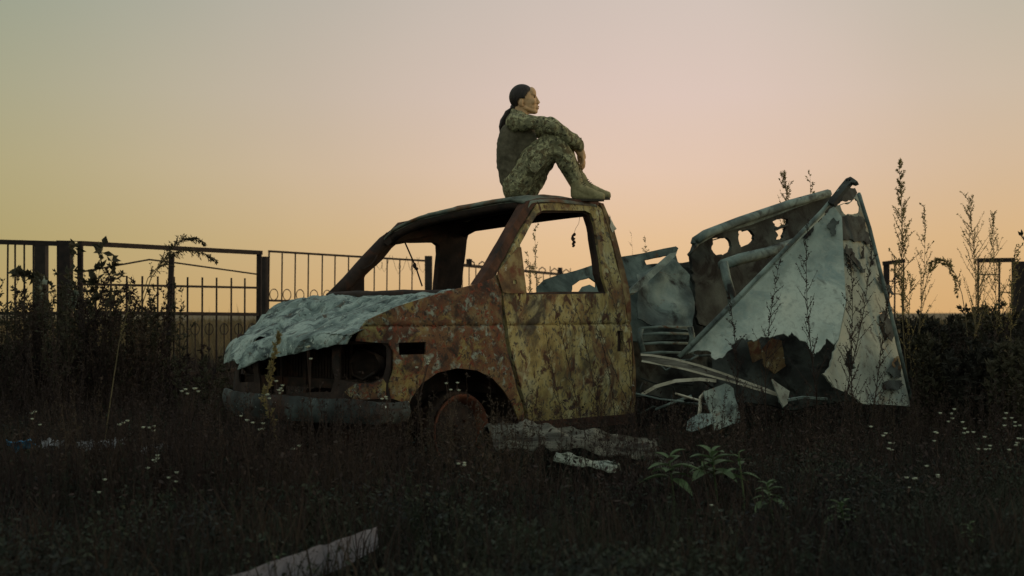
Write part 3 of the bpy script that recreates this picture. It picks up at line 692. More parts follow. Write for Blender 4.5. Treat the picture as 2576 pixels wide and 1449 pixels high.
# side wall with the row of holes, rising to the right
wall = [(1750,606),(1770,590),(1860,556),(1990,512),(2080,487),(2100,500)]+rpo([(2100,500),(2080,560),(2000,640),(1960,700),(1900,760),(1850,800),(1800,830),(1760,820),(1745,700),(1742,660)], 8, 8, 1)+[(1740,640)]
hl = [rp(h_, 4, 3.5, i) for i, h_ in enumerate([
    [(1793,600),(1828,596),(1838,606),(1840,625),(1826,640),(1800,641),(1790,628)],
    [(1858,580),(1886,576),(1898,590),(1897,606),(1880,616),(1866,622),(1858,606)],
    [(1945,556),(1970,548),(1982,552),(1982,562),(1962,572),(1948,570)],
    [(1952,578),(1976,572),(1974,584),(1968,604),(1954,602),(1956,590)]])]
plane_panel('side_wall', wall, hl, [(1750,606,11.2), (2080,487,12.2), (1800,830,11.2)], M['charred'], wk, .03, .07)
def hbar(pts, r, name, mt, parent, n=6, Ys=None):
    m_ = MB(); m_.tube([at3(*p) for p in pts], r, n); return kids(m_.build(name, mt, None, True), parent)
plane_panel('eaves_strip', [(1749,612),(1752,598),(1768,587),(1860,553),(1990,509),(2085,484),(2090,492),(2000,524),(1890,566),(1800,590)]+[(1765,612),(1755,618)], [], [(1750,606,11.1), (2080,487,12.1), (1800,830,11.3)], M['teal'], wk, .05, .06)
hbar([(1752,604,11.08),(1772,590,11.1),(1860,556,11.35),(1990,512,11.8),(2085,486,12.1)], .035, 'roof_rail', M['teal'], wk)
hbar([(1815,668,11.0),(1860,652,11.1),(1930,636,11.2),(2000,612,11.4)], .045, 'cross_beam', M['teal'], wk)
hbar([(1820,660,10.98),(1828,700,10.95),(1840,740,10.9),(1846,790,10.85)], .035, 'upright', M['teal'], wk)
hbar([(1732,642,11.0),(1746,626,11.05),(1756,612,11.1)], .014, 'loose_bracket', M['charred'], wk, 4)
for x, y in ((1793,596),(1866,574),(1948,568)): hbar([(x,y+8,11.4),(x+34,y-2,11.45)], .006, 'wire', M['charred'], wk, 4)
# long teal flank panel running back from the cab
fl = [(1352,742),(1350,722),(1368,704),(1400,694),(1450,680),(1500,664),(1560,646),(1640,632),(1700,620),(1707,624),(1700,640),(1706,660),(1720,672),(1745,668),(1750,700),(1745,800),(1730,850),(1610,860),(1500,850),(1400,800)]
fh = [rp(h_, 9, 2, i+3) for i, h_ in enumerate([[(1622,652),(1682,642),(1688,652),(1666,662),(1628,664)], [(1436,738),(1440,718),(1460,704),(1482,698),(1500,708),(1500,724),(1484,716),(1464,722),(1452,738)]])]
plane_panel('flank_panel', fl, fh, [(1352,742,11.0), (1700,620,11.3), (1500,850,11.0)], M['teal'], wk, .03, .07, lambda a, b_: .05*fbm((a*2, b_*2, 3), 4))
bk = [(1590,700),(1700,660),(1860,640),(1990,640),(2050,900),(2000,1000),(1850,1010),(1650,1000),(1596,1000),(1580,800)]
plane_panel('rear_floor', bk, [], [(1590,700,11.5), (1990,640,12.2), (1850,1010,11.6)], M['charred'], wk, .05, .09, lambda a, b_: .10*fbm((a*2.5, b_*2.5, 8), 5))
plane_panel('diagonal_brace', [(1585,738),(1590,722),(1688,636),(1704,634),(1700,644),(1600,736)], [], [(1585,738,10.5),(1700,634,10.9),(1600,760,10.5)], M['teal'], wk, .05, .04)
plane_panel('crumpled_plate', rp([(1600,690),(1690,655),(1735,690),(1748,760),(1740,830),(1650,822),(1604,800)], 12, 3, 2), [], [(1600,690,10.9),(1740,690,11.1),(1650,822,10.7)], M['teal'], wk, .01, .04, lambda a, b_: .05*fbm((a*4, b_*4, 2), 4))
for y0, sh in ((822, 0), (838, 4), (862, -3), (886, 2)):
    hbar([(1610+sh,y0+4,10.5),(1660,y0,10.5),(1742+sh,y0+2,10.6)], .014, 'slat', M['teal'], wk, 4)
hbar([(1612,826,10.45),(1608,850,10.45),(1618,885,10.45)], .022, 'bracket', M['teal'], wk)
hbar([(1736,822,10.5),(1742,850,10.5),(1734,880,10.5)], .022, 'bracket', M['teal'], wk)
for i in range(10):   # twisted thin metal in the dark middle
    x = random.uniform(1600, 1800); y = random.uniform(870, 1040); Y0 = random.uniform(10.3, 11)
    pts = [(x, y, Y0)]
    for k in range(4): x += random.uniform(-10, 45); y += random.uniform(-28, 28); pts.append((x, y, Y0+random.uniform(-.1,.1)))
    hbar(pts, random.uniform(.006,.014), 'twisted_bar', M['teal'] if i % 2 else M['charred'], wk, 4)

# tall leaning panel folded like a tent
tn = empty('leaning_panel', at3(2100, 1180, 10.1), 'tall folded white panel leaning like a tent, its top burnt through', 'panel')
F_AP, F_BS = (2100,560,10.35), (2112,905,9.85)
lf = [(1712,894),(1800,808),(1900,708),(2000,606),(2060,546),(2098,520),(2118,548),(2122,640),(2128,760),(2110,850),(2098,866)]+rpo([(2080,850),(2062,880),(2045,892),(2028,860),(2000,842),(1960,842),(1920,850),(1890,862),(1862,856),(1838,872),(1830,895),(1800,905),(1780,885),(1756,880)], 5, 9, 5)
lh = [rp(h_, 4, 4, 11+i) for i, h_ in enumerate([[(2042,562),(2060,560),(2070,550),(2084,536),(2088,523),(2070,531),(2058,545)]])]
plane_panel('left_facet', lf, lh, [(1712,894,10.0), F_AP, F_BS], M['white'], tn, .012, .06, lambda a, b_: .015*fbm((a*1.6, b_*1.6, 6), 4))
rf = [(2098,520),(2120,512),(2138,508),(2160,484),(2165,490),(2186,570),(2206,650),(2228,740),(2252,840),(2272,920),(2290,1006),(2290,1022),(2240,1018)]+rpo([(2200,1018),(2160,1012),(2130,990),(2100,975),(2072,945),(2090,915),(2104,880),(2112,850)], 6, 8, 8)+[(2128,760),(2122,640),(2116,548)]
rh = [rp(h_, 4, 4, 21+i) for i, h_ in enumerate([
    [(2113,517),(2121,512),(2133,514),(2150,499),(2158,506),(2160,520),(2158,535),(2140,541),(2122,540),(2115,530)],
    [(2210,786),(2222,782),(2228,800),(2240,815),(2240,840),(2230,858),(2218,838),(2212,812)],
    [(2134,882),(2142,876),(2150,900),(2156,926),(2140,934),(2130,915)],
    [(2206,690),(2222,700),(2232,722),(2222,712)]])]
plane_panel('right_facet', rf, rh, [F_AP, F_BS, (2290,1006,10.5)], M['cream'], tn, .012, .06, lambda a, b_: .02*fbm((a*1.6, b_*1.6, 16), 4))
def burnt(name, poly, a3, seed, mt='charred'):
    o = plane_panel(name, rp(poly, 4, 6, seed), [], a3, M[mt], tn, .004, .03, lambda a, b_: .025+.012*fbm((a*9, b_*9, seed), 4)); return o
AR = [F_AP, F_BS, (2290,1006,10.5)]; AL = [(1712,894,10.0), F_AP, F_BS]
burnt('burnt_edge', [(2104,548),(2120,546),(2140,546),(2162,547),(2176,590),(2190,640),(2172,612),(2150,606),(2138,608),(2120,604),(2108,590),(2100,570)], AR, 31)
burnt('burnt_edge', [(2008,598),(2024,572),(2042,566),(2048,572),(2042,594),(2030,604)], AL, 32)
burnt('burnt_edge', [(2080,572),(2096,552),(2106,560),(2100,592),(2090,598)], AL, 38)
burnt('rust_stained_flap', [(2236,912),(2246,898),(2258,900),(2262,926),(2252,936),(2238,930)], AR, 41, 'pillar')
burnt('burnt_edge', [(2214,968),(2232,958),(2258,960),(2270,972),(2250,984),(2226,982)], AR, 42)
burnt('scorch_tear', [(2180,640),(2184,636),(2188,662),(2184,668)], AR, 43)
burnt('scorch_tear', [(2160,622),(2165,620),(2168,650),(2163,652)], AR, 44)
burnt('burnt_edge', [(2206,800),(2212,784),(2222,780),(2232,806),(2244,830),(2236,862),(2222,846),(2214,820)], AR, 39, 'charred')
burnt('burnt_edge', [(2086,506),(2104,488),(2130,472),(2146,478),(2152,492),(2134,508),(2116,508),(2106,516),(2098,520),(2078,522)], AR, 33)
burnt('scorch_tear', [(2122,616),(2144,646),(2172,688),(2166,690),(2140,662),(2116,630)], AR, 34)
burnt('scorch_tear', [(2124,640),(2134,660),(2150,684),(2144,684),(2128,664)], AR, 35)
burnt('burnt_edge', [(2226,936),(2238,914),(2252,906),(2260,930),(2262,950),(2244,952)], AR, 36)
burnt('burnt_edge', [(2198,700),(2212,704),(2232,722),(2240,742),(2222,736),(2210,716)], AR, 37)
# charred, rusty backing seen through the torn lower edge
plane_panel('charred_backing', rp([(1790,850),(2120,830),(2150,900),(2140,1010),(1990,1030),(1800,1000)], 20, 6, 3), [], [(1790,850,10.7), (2120,830,10.8), (1990,1030,10.5)], M['charred'], tn, .02, .07, lambda a, b_: .06*fbm((a*3, b_*3, 8), 5))
plane_panel('rusty_plate', rp([(1880,862),(1910,852),(1920,900),(1892,912)], 8, 3, 3), [], [(1790,850,10.55), (2120,830,10.65), (1990,1030,10.35)], M['pillar'], tn, .01, .04)
plane_panel('rusty_plate', rp([(1916,880),(1940,850),(1968,856),(1976,920),(1950,940),(1922,920)], 8, 3, 4), [], [(1790,850,10.5), (2120,830,10.6), (1990,1030,10.3)], M['pillar'], tn, .01, .04)
# edge pole with hooked burnt tip
def tube_t(pts, r, name, mt, n=8): 
    m_ = MB(); m_.tube([at3(*p) for p in pts], r, n); return kids(m_.build(name, mt, None, True), tn)
tube_t([(1708,898,9.96),(1800,806,10.0),(1900,704,10.1),(2000,602,10.2),(2070,530,10.3),(2112,480,10.35)], .017, 'edge_tube', M['teal'])
tube_t([(1724,890,9.98),(1900,712,10.12),(2074,536,10.32)], .010, 'edge_seam', M['white'])
tube_t([(2160,486,10.5),(2188,575,10.47),(2230,745,10.43),(2256,850,10.4),(2293,1010,10.48)], .014, 'edge_tube', M['teal'])
tip = rp([(2082,508),(2100,486),(2118,462),(2128,450),(2140,446),(2150,452),(2158,458),(2150,462),(2142,460),(2134,468),(2126,478),(2110,494),(2096,512)], 9, 1.5, 2)
plane_panel('hooked_tip', tip, [[(2129,453),(2133,452),(2133,456),(2129,458)], [(2136,452),(2140,452),(2140,456),(2136,457)]], [(2082,508,10.3),(2150,452,10.35),(2110,494,10.28)], M['charred'], tn, .03, .03)
# loose strips and plates in front of it
def debris(name, polys, a3, label, cat, mt='strip', th=.02, seed=0, step=.05, amp=1.5, df=None, grp=None):
    o = plane_panel(name, rp(polys, 12, amp, seed), [], a3, M[mt], None, th, step, df or (lambda a, b_: .03*fbm((a*5, b_*5, seed), 4))); tag(o, label, cat, grp); return o
rl = empty('trim_rail', at3(1780, 1000, 9.7), 'long curved cream trim rail jutting from the debris behind the door', 'rail')
def rail(pts, r, name, mt, par):
    m_ = MB(); m_.tube([at3(*p) for p in pts], r, 4, True, .5); return kids(m_.build(name, mt, None, False), par)
RT = [(1612,892,9.75),(1640,894,9.74),(1700,904,9.7),(1760,920,9.65),(1820,940,9.62),(1880,962,9.6),(1930,980,9.58),(1952,990,9.57)]
RB = [(1614,908,9.75),(1660,916,9.74),(1720,928,9.7),(1780,944,9.66),(1840,960,9.62),(1900,978,9.6),(1955,994,9.57)]
rail(RT, .010, 'upper_flange', M['strip'], rl); rail(RB, .009, 'lower_flange', M['strip'], rl)
plane_panel('web', [(1614,896),(1700,908),(1800,936),(1900,968),(1950,990),(1900,980),(1800,948),(1700,924),(1616,906)], [], [(1612,892,9.78),(1952,990,9.6),(1700,924,9.72)], M['plank'], rl, .006, .05)
debris('metal_tag', [(1942,952),(1960,962),(1984,986),(1986,1012),(1974,1022),(1962,1004),(1954,984)], [(1942,952,9.5),(1984,986,9.55),(1970,1020,9.4)], 'small pointed pale plate at the lower end of the curved trim rail', 'plate', 'cream', .008, 2)
rl2 = MB(); rl2.tube([at3(*p) for p in [(1616,992,9.7),(1650,972,9.68),(1700,958,9.66),(1760,954,9.66),(1800,958,9.7)]], .016, 4); tag(rl2.build('bent_strip', M['strip']), 'short arched pale strip under the long curved trim rail', 'strip')
debris('debris_plate', [(1770,985),(1820,966),(1840,980),(1850,1020),(1864,1060),(1800,1082),(1786,1040)], [(1770,985,9.3),(1840,980,9.5),(1800,1082,9.2)], 'teal grey plate hanging under the middle of the curved trim rail', 'plate', 'teal', .008, 4)
debris('debris_sheet', [(1730,1058),(1760,1040),(1790,1040),(1800,1066),(1740,1086),(1726,1082)], [(1730,1058,9.1),(1790,1040,9.2),(1740,1086,9.0)], 'low wedge of pale sheet metal on the weeds left of the grey plate', 'sheet', 'teal', .006, 5)
ms = MB(); ms.tube([at3(*p) for p in [(1752,1070,9.3),(1760,1035,9.3),(1762,1000,9.35),(1775,985,9.35)]], .012, 5).tube([at3(*p) for p in [(1762,1008,9.35),(1735,1000,9.4),(1700,990,9.5)]], .008, 5); tag(ms.build('bent_bracket', M['strip']), 'thin bent bracket between the grey plate and low wedge', 'bracket')
for k, (pts, r_, lb) in enumerate([([(1600,990,9.6),(1660,1004,9.5),(1720,1010,9.4)], .006, 'thin wire running from the cab rear corner into the debris'),
        ([(1650,1030,9.6),(1700,1010,9.5),(1740,996,9.5)], .010, 'short dull rod crossing below the arched pale strip'),
        ([(1960,1010,9.8),(2020,1000,9.9),(2080,1004,10.0)], .012, 'dark tube lying between the pointed plate and leaning panel')]):
    m_ = MB(); m_.tube([at3(*p) for p in pts], r_, 5); tag(m_.build('metal_rod', M['teal']), lb, 'rod')
# crumpled sill panels on the ground below the door
def lump(name, pts, w, h_, mt, label, cat, seed, rg_=1):
    A = [Vector(p) for p in pts]
    def fn(a, b_, k):
        f = a*(len(A)-1); i = min(int(f), len(A)-2); p = A[i].lerp(A[i+1], f-i)
        d = (A[-1]-A[0]).normalized(); n_ = Vector((-d.y, d.x, 0))
        prof = math.sin(b_*math.pi)
        z = p.z+h_*prof+.05*rg_*fbm((a*9*rg_, b_*4, seed), 4)-.02*rg_*max(0, math.sin(b_*21+a*5))
        return Vector((p.x, p.y, 0))+n_*((b_-.5)*w+.03*fbm((a*7, b_*5, seed+3)))+Vector((0, 0, z-k))
    o = sheet(name, ragged([(0,0),(.5,0),(1,0),(1,.5),(1,1),(.5,1),(0,1),(0,.5)], .04, .02, seed), [], fn, M[mt], None, .035, .01)
    return tag(o, label, cat)
lump('crumpled_sill', [at3(1222,1118,8.2), at3(1320,1105,8.25), at3(1450,1122,8.3), at3(1640,1150,8.5)], .42, .10, 'plank', 'long crumpled weathered sill lying along the ground below the door', 'sill', 2)
lump('bent_white_panel', [at3(1400,1152,7.9), at3(1470,1165,7.85), at3(1555,1180,7.8)], .14, .03, 'cream', 'smooth pale bent panel half buried in grass below the door', 'panel', 5, .3)
lump('ground_scrap', [at3(1630,1172,8.0), at3(1680,1176,8.0), at3(1745,1180,8.0)], .12, .02, 'plank', 'pale scrap lying behind the left green leafy plant', 'scrap', 8)
m_ = MB(); m_.ell(at3(1322,1072,8.45), (.03,.03,.016), .4).tube([at3(1290,1092,8.4), at3(1310,1080,8.42), at3(1328,1068,8.45)], [.02,.014,.02], 6); tag(m_.build('broken_knob', M['strip'], None, True), 'small pale broken end piece on the sill at the door foot', 'scrap')
# white board bottom left
def boardf(a, b_, k):
    b_ = b_*(.75+.25*math.sin(a*4))
    A_ = at3(948,1325,5.6); B_ = at3(540,1462,4.7); p = A_.lerp(B_, a); n_ = Vector((.35,-.92,.25)).normalized()
    return p+Vector((.02,.03,-.11))*b_+n_*(-k)+Vector((0,0,.008*fbm((a*8, b_*3, 2))))
ob = sheet('white_board', ragged([(0,0),(1,0),(1.15,1),(.02,1)], .04, .006, 3), [], boardf, M['board'], None, .05, .025); tag(ob, 'dirty white board lying on edge in the grass at bottom left', 'board')
rg = MB(); 
for k, (x, y, lb) in enumerate([(58,1106,'blue rag in the weeds near the left picture edge')]):
    def rf_(a, b_, k_): return at3(x, y, 8.0)+Vector(((a-.5)*.14, (b_-.5)*.1, .03*fbm((a*4, b_*4, 1))-b_*.06-k_))
    tag(sheet('blue_rag', ragged([(0,0),(1,0),(1,1),(0,1)], .2, .12, 1), [], rf_, M['blue'], None, .12, .004), lb, 'rag')
for k, (x, y, w_, lb) in enumerate([(130,1116,.14,'crumpled pale litter right beside the blue rag'), (245,1120,.2,'larger scrap of pale litter in the weeds below the gate'), (290,1112,.12,'small scrap of pale litter between two bigger scraps'), (395,1128,.16,'rightmost scrap of pale litter in the left weeds')]):
    def rf_(a, b_, k_): return at3(x, y, 8.3)+Vector(((a-.5)*w_, (b_-.5)*.12, .05*fbm((a*4+k, b_*4, 1+k))-k_))
    tag(sheet('litter_scrap', ragged([(0,0),(1,0),(1,1),(0,1)], .2, .14, k), [], rf_, M['litter'], None, .12, .004), lb, 'litter')

# ------------------------------------------------------------------ fence and gates
def yline(x0, Y0, x1, Y1): return lambda x: 1/((1/Y0)+(1/Y1-1/Y0)*(x-x0)/(x1-x0))
def bar2(name, a, b_, w, par, mt='iron', h_=None):
    m_ = MB(); m_.bar(at3(*a), at3(*b_), w, h_); return kids(m_.build(name, M[mt]), par)
# main gate
gl = yline(200, 15.1, 657, 17.4)
gate = empty('iron_gate', at3(430, 1020, 16.2), 'wide dark iron gate with pickets and rings left of the van', 'gate')
G = lambda x, y: (x, y, gl(x))
bar2('top_rail', G(200,612), G(657,636), .05, gate)
bar2('side_bar', G(202,608), (202,1010,gl(202)), .05, gate); bar2('side_bar', G(652,634), (650,960,gl(652)), .055, gate)
bar2('middle_post', G(432,640), (420,1000,gl(432)-.1), .055, gate)
bar2('mid_rail', G(205,715), G(650,724), .026, gate); bar2('lower_rail', G(205,786), G(650,791), .04, gate); bar2('bottom_rail', G(205,960), G(650,925), .04, gate)
br_ = MB(); br_.tube([at3(*G(*p)) for p in ((205,684),(376,653),(449,662),(648,690))], .010, 5); kids(br_.build('brace_wire', M['iron']), gate)
for x in (241,279,319,358,397,438,472,509,545,582,616): bar2('picket', G(x,693+(x-279)*.02), (x-1,940,gl(x)), .018, gate)
gd = (at3(*G(657,636))-at3(*G(200,612))); gd.z = 0; gd.normalize()
for x in (300,340,379,415,452.6,491,526,564,600,634):
    m_ = MB(); m_.ring(at3(x,828,gl(x)), .066, .006, gd, (0,0,1)); kids(m_.build('ring', M['iron']), gate)
    bar2('short_bar', (x,812,gl(x)+.01), (x,936,gl(x)+.01), .012, gate)
# posts
def post(px0, px1, top, Y, lb, mt='post', sq=False, tilt=0):
    cx_ = (px0+px1)/2; r_ = (px1-px0)/2/F*Y; m_ = MB(); t_3 = at3(cx_, top, Y); 
    if sq: m_.bar((t_3.x+tilt, Y, -.05), t_3, r_*2, r_*2)
    else:
        m_.tube([(t_3.x+tilt, Y, -.05), t_3], r_, 14); m_.tube([t_3, t_3+Vector((0,0,.012))], r_*1.06, 14)
    return tag(m_.build('fence_post', M[mt]), lb, 'post', 'posts carrying the fence')
post(657,675,648,17.6,'round pipe post at the right end of the big gate')
post(152,180,606,15.0,'thick dark post at the left end of the big gate', 'iron', True)
post(91,118,613,15.3,'grey square post in the left fence panel', 'post', True)
post(1069,1087,644,20.3,'square post seen through the windscreen opening', 'post', True)
post(2550,2582,658,20.0,'thick black post at the right picture edge', 'iron', True)
# far left panel
pl = empty('iron_fence', at3(60, 1020, 15.0), 'iron fence panel with thin bars at the left picture edge', 'fence')
bar2('top_rail', (-60,607,15.0), (157,613,15.0), .05, pl); bar2('lower_rail', (-60,788,15.0), (150,788,15.0), .035, pl); bar2('end_bar', (147,612,15.0), (147,1000,15.0), .028, pl)
for x in (-22,16,38,61,84): bar2('bar', (x+4 if x < 20 else x,612,15.02), (x,1000,15.02), .015, pl)
m_ = MB(); m_.bar(at3(143,605.5,14.97), at3(212,607.5,14.97), .04, .006); kids(m_.build('cap_plate', M['iron']), pl)
# thin panel right of the gate
cl = yline(676, 17.7, 1069, 20.1)
pc = empty('iron_fence', at3(870, 950, 19), 'light iron fence panel with rings between gate and windscreen post', 'fence')
Q = lambda x, y: (x, y, cl(x)); tyy = lambda x: 632+(x-676)*(656-632)/(1069-676)
bar2('top_rail', Q(676,632), Q(1069,656), .026, pc); bar2('lower_rail', Q(676,756), Q(1069,764), .026, pc); bar2('bottom_rail', Q(676,930), Q(1069,915), .03, pc)
bar2('end_bar', Q(677,632), (673,930,cl(676)), .018, pc)
pd = (at3(*Q(1069,656))-at3(*Q(676,632))); pd.z = 0; pd.normalize()
for i, x in enumerate((710,743,776,811,843,877,908,942,974,1006,1037)): bar2('bar', Q(x,tyy(x)), (x-3,925,cl(x)), .016, pc)
for i, x in enumerate((690,723,756,791,824,858,890,924,957,989,1021,1052)):
    m_ = MB(); m_.ring(at3(x-1,741+i*.6,cl(x)), .069, .006, pd, (0,0,1)); kids(m_.build('ring', M['iron']), pc)
# barbed-looking dry tendrils on top of it
m_ = MB()
for k, x in enumerate((950, 972, 996, 1014, 1032, 1046, 1058)):
    y = tyy(x); Yk = cl(x)-.04; d = (-1)**k
    m_.tube([at3(x-9*d,y-8,Yk), at3(x-6*d,y+4,Yk), at3(x-1*d,y+22,Yk), at3(x+6*d,y+30+k%3*4,Yk), at3(x+12*d,y+20,Yk), at3(x+10*d,y+10,Yk)], .0035, 4, False)
tag(m_.build('dry_tendrils', M['twig']), 'curly dry tendrils hanging on the light fence rail seen through the windscreen', 'vine', None, 'stuff')
# ornate far section
ol = yline(1100, 20.6, 1420, 27.5)
po = empty('ornate_fence', at3(1280, 920, 24), 'iron fence with small house shaped hoops seen through the door window', 'fence')
O = lambda x, y: (x, y, ol(x))
bar2('top_rail', O(1100,661), O(1470,696), .045, po); bar2('lower_rail', O(1100,790), O(1470,785), .04, po)
oy = lambda x: 661+(x-1100)*(35/370)
for x in list(range(1112, 1440, 17)): bar2('picket', (x,oy(x)-(18 if (x//17) % 3 == 0 else -2),ol(x)), (x,860,ol(x)), .016, po)
for x in (1185,1213,1240,1331,1364,1395,1424):
    y = oy(x); m_ = MB(); m_.tube([at3(*O(x-8,y)), at3(*O(x-8,y-8)), at3(*O(x,y-14)), at3(*O(x+8,y-8)), at3(*O(x+8,y))], .010, 4, False); kids(m_.build('hoop', M['iron']), po)
for x in (1180, 1409): bar2('square_cap', (x,oy(x)-17,ol(x)-.03), (x,oy(x)+1,ol(x)-.03), .085, po)
# right pieces
def ladder(name, x0, x1, ytop, Y, lb, verts, rungs, thick):
    e = empty(name, at3((x0+x1)/2, 960, Y), lb, 'gate')
    bar2('top_rail', (x0,ytop[0],Y), (x1,ytop[1],Y), thick, e)
    for x, w_ in verts: bar2('upright', (x,ytop[0]-(1 if w_ < .04 else 0),Y+.03), (x-1,960,Y+.03), w_, e)
    for (a, b_, y) in rungs: bar2('rung', (a,y,Y+.03), (b_,y+1,Y+.03), .016, e)
    return e
ladder('gate_leaf', 2221, 2276, (663,656), 21, 'small broken gate leaf with ladder rungs right of the leaning panel', [(2230,.075),(2251,.02),(2273,.02)], [(2232,2250,707),(2251,2273,739),(2232,2250,782),(2251,2273,800)], .06)
ladder('gate_leaf', 2459, 2552, (655,654), 20.2, 'ladder-like gate leaf hung from the thick black right post', [(2461,.022),(2514,.022)], [(2461,2514,690),(2514,2552,735),(2461,2514,782)], .062)

# ------------------------------------------------------------------ vegetation
npn = np.vectorize(lambda x, y: noise.noise(Vector((x*.8, y*.8, 1))))
def blades(name, mt, n, reg, hfun, wfun, seed, lean=.35, keep=None, zoff=0):
    keep = keep and (lambda X, Y, k=keep: k(X, Y) & zone(X, Y))
    r = np.random.default_rng(seed); X, Y = reg(r, n)
    if keep is not None: k = keep(X, Y); X, Y = X[k], Y[k]
    n = len(X); H = hfun(r, X, Y); W = wfun(r, X, Y); an = r.uniform(0, 2*np.pi, n); la = r.uniform(0, 2*np.pi, n); le = lean*H*r.uniform(.2, 1.3, n)
    dx, dy = np.cos(an)*W/2, np.sin(an)*W/2; lx, ly = np.cos(la)*le, np.sin(la)*le
    Z = np.full(n, -.06+zoff); v = np.empty((n, 5, 3), np.float32)
    v[:,0] = np.stack([X-dx, Y-dy, Z], 1); v[:,1] = np.stack([X+dx, Y+dy, Z], 1)
    v[:,2] = np.stack([X+dx*.7+lx*.35, Y+dy*.7+ly*.35, Z+H*.6], 1); v[:,3] = np.stack([X-dx*.7+lx*.35, Y-dy*.7+ly*.35, Z+H*.6], 1)
    v[:,4] = np.stack([X+lx, Y+ly, Z+H*r.uniform(.85, 1, n)], 1)
    b0 = (np.arange(n)*5)[:,None]; quads = b0+np.array([[0,1,2,3]]); tris = b0+np.array([[3,2,4]])
    me = bpy.data.meshes.new(name); me.vertices.add(n*5); me.vertices.foreach_set('co', v.ravel())
    li = np.concatenate([quads.ravel(), tris.ravel()]).astype(np.int32); me.loops.add(len(li)); me.loops.foreach_set('vertex_index', li)
    me.polygons.add(2*n); st = np.concatenate([np.arange(n)*4, 4*n+np.arange(n)*3]).astype(np.int32); me.polygons.foreach_set('loop_start', st)
    me.update(calc_edges=True); me.materials.append(M[mt]); o = bpy.data.objects.new(name, me); C.objects.link(o); return o
def zone(X, Y):       # trodden spots: in front of the board, the pale panel and the leafy plants
    k = np.ones(len(X), bool)
    for ax, ay, bx, by, r_ in ((-1.05,4.2,-.45,5.2,.42), (-.8,3.9,-.35,4.9,.35), (.25,7.45,.8,7.5,.28), (.65,6.1,.95,6.3,.25), (1.1,5.6,1.4,5.5,.2)):
        d = np.array([bx-ax, by-ay]); t = np.clip(((X-ax)*d[0]+(Y-ay)*d[1])/(d@d), 0, 1); k &= (np.hypot(X-ax-t*d[0], Y-ay-t*d[1]) > r_*(.6+.5*npn(X*4, Y*4)+.3)) | (rng.random(len(X)) < .3)
    return k
def frust(y0, y1, pw=1.0, margin=1.25):
    def reg(r, n):
        Y = y0*(y1/y0)**(r.uniform(0, 1, n)**pw); X = r.uniform(-1, 1, n)*.36*margin*Y; return X, Y
    return reg
def vanclear(X, Y):
    dx, dy = X-VC.x, Y-VC.y; s = dx*cu+dy*su; t = -dx*su+dy*cu
    return ~((s > -.2) & (s < 2.35) & (t > -.02) & (t < 1.85))
def patch(X, Y): return npn(X, Y)
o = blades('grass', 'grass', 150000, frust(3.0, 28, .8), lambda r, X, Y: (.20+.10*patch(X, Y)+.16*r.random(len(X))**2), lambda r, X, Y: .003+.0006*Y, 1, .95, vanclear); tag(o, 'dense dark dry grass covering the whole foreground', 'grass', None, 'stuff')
o = blades('dry_weeds', 'weed', 60000, frust(4.4, 24, .8), lambda r, X, Y: (.26+.2*patch(X+30, Y)+.24*r.random(len(X))**3)*np.where(Y > 11.5, 1.35, 1)+.22*r.random(len(X))*((Y > 6.6) & (Y < 8.6) & (X < -.6)), lambda r, X, Y: .004+.0005*Y, 2, .3, vanclear); tag(o, 'red brown dead weeds standing through the grass', 'weeds', None, 'stuff')
def clutter(name, mt, n, reg, seed, zt, L0, L1):
    r = np.random.default_rng(seed); X, Y = reg(r, n); k = vanclear(X, Y) & zone(X, Y); X, Y = X[k], Y[k]; n = len(X)
    P0 = np.stack([X, Y, (zt*(.7+.6*npn(X*2, Y*2)))*r.random(n)**.7], 1); d = r.normal(size=(n,3)); d /= np.linalg.norm(d, axis=1)[:,None]; q = np.cross(d, r.normal(size=(n,3))); q /= np.linalg.norm(q, axis=1)[:,None]
    L = (L0+(L1-L0)*r.random(n)**2)[:,None]; v = np.empty((n,4,3), np.float32); v[:,0] = P0; v[:,1] = P0+d*L*.5+q*L*.22; v[:,2] = P0+d*L; v[:,3] = P0+d*L*.5-q*L*.22
    me = bpy.data.meshes.new(name); me.vertices.add(n*4); me.vertices.foreach_set('co', v.ravel()); me.loops.add(n*4); me.loops.foreach_set('vertex_index', np.arange(n*4, dtype=np.int32)); me.polygons.add(n); me.polygons.foreach_set('loop_start', np.arange(n, dtype=np.int32)*4)
    me.update(calc_edges=True); me.materials.append(M[mt]); o = bpy.data.objects.new(name, me); C.objects.link(o); return o
o = clutter('ground_cover', 'cover', 170000, frust(3.2, 15, .85), 21, .36, .010, .036); tag(o, 'small dark leaves and litter tangled through the grass', 'ground cover', None, 'stuff')
o = clutter('withered_leaves', 'weed', 50000, frust(6.0, 16, .85), 22, .55, .012, .04); tag(o, 'withered brown leaves clinging to the dead weeds', 'leaves', None, 'stuff')
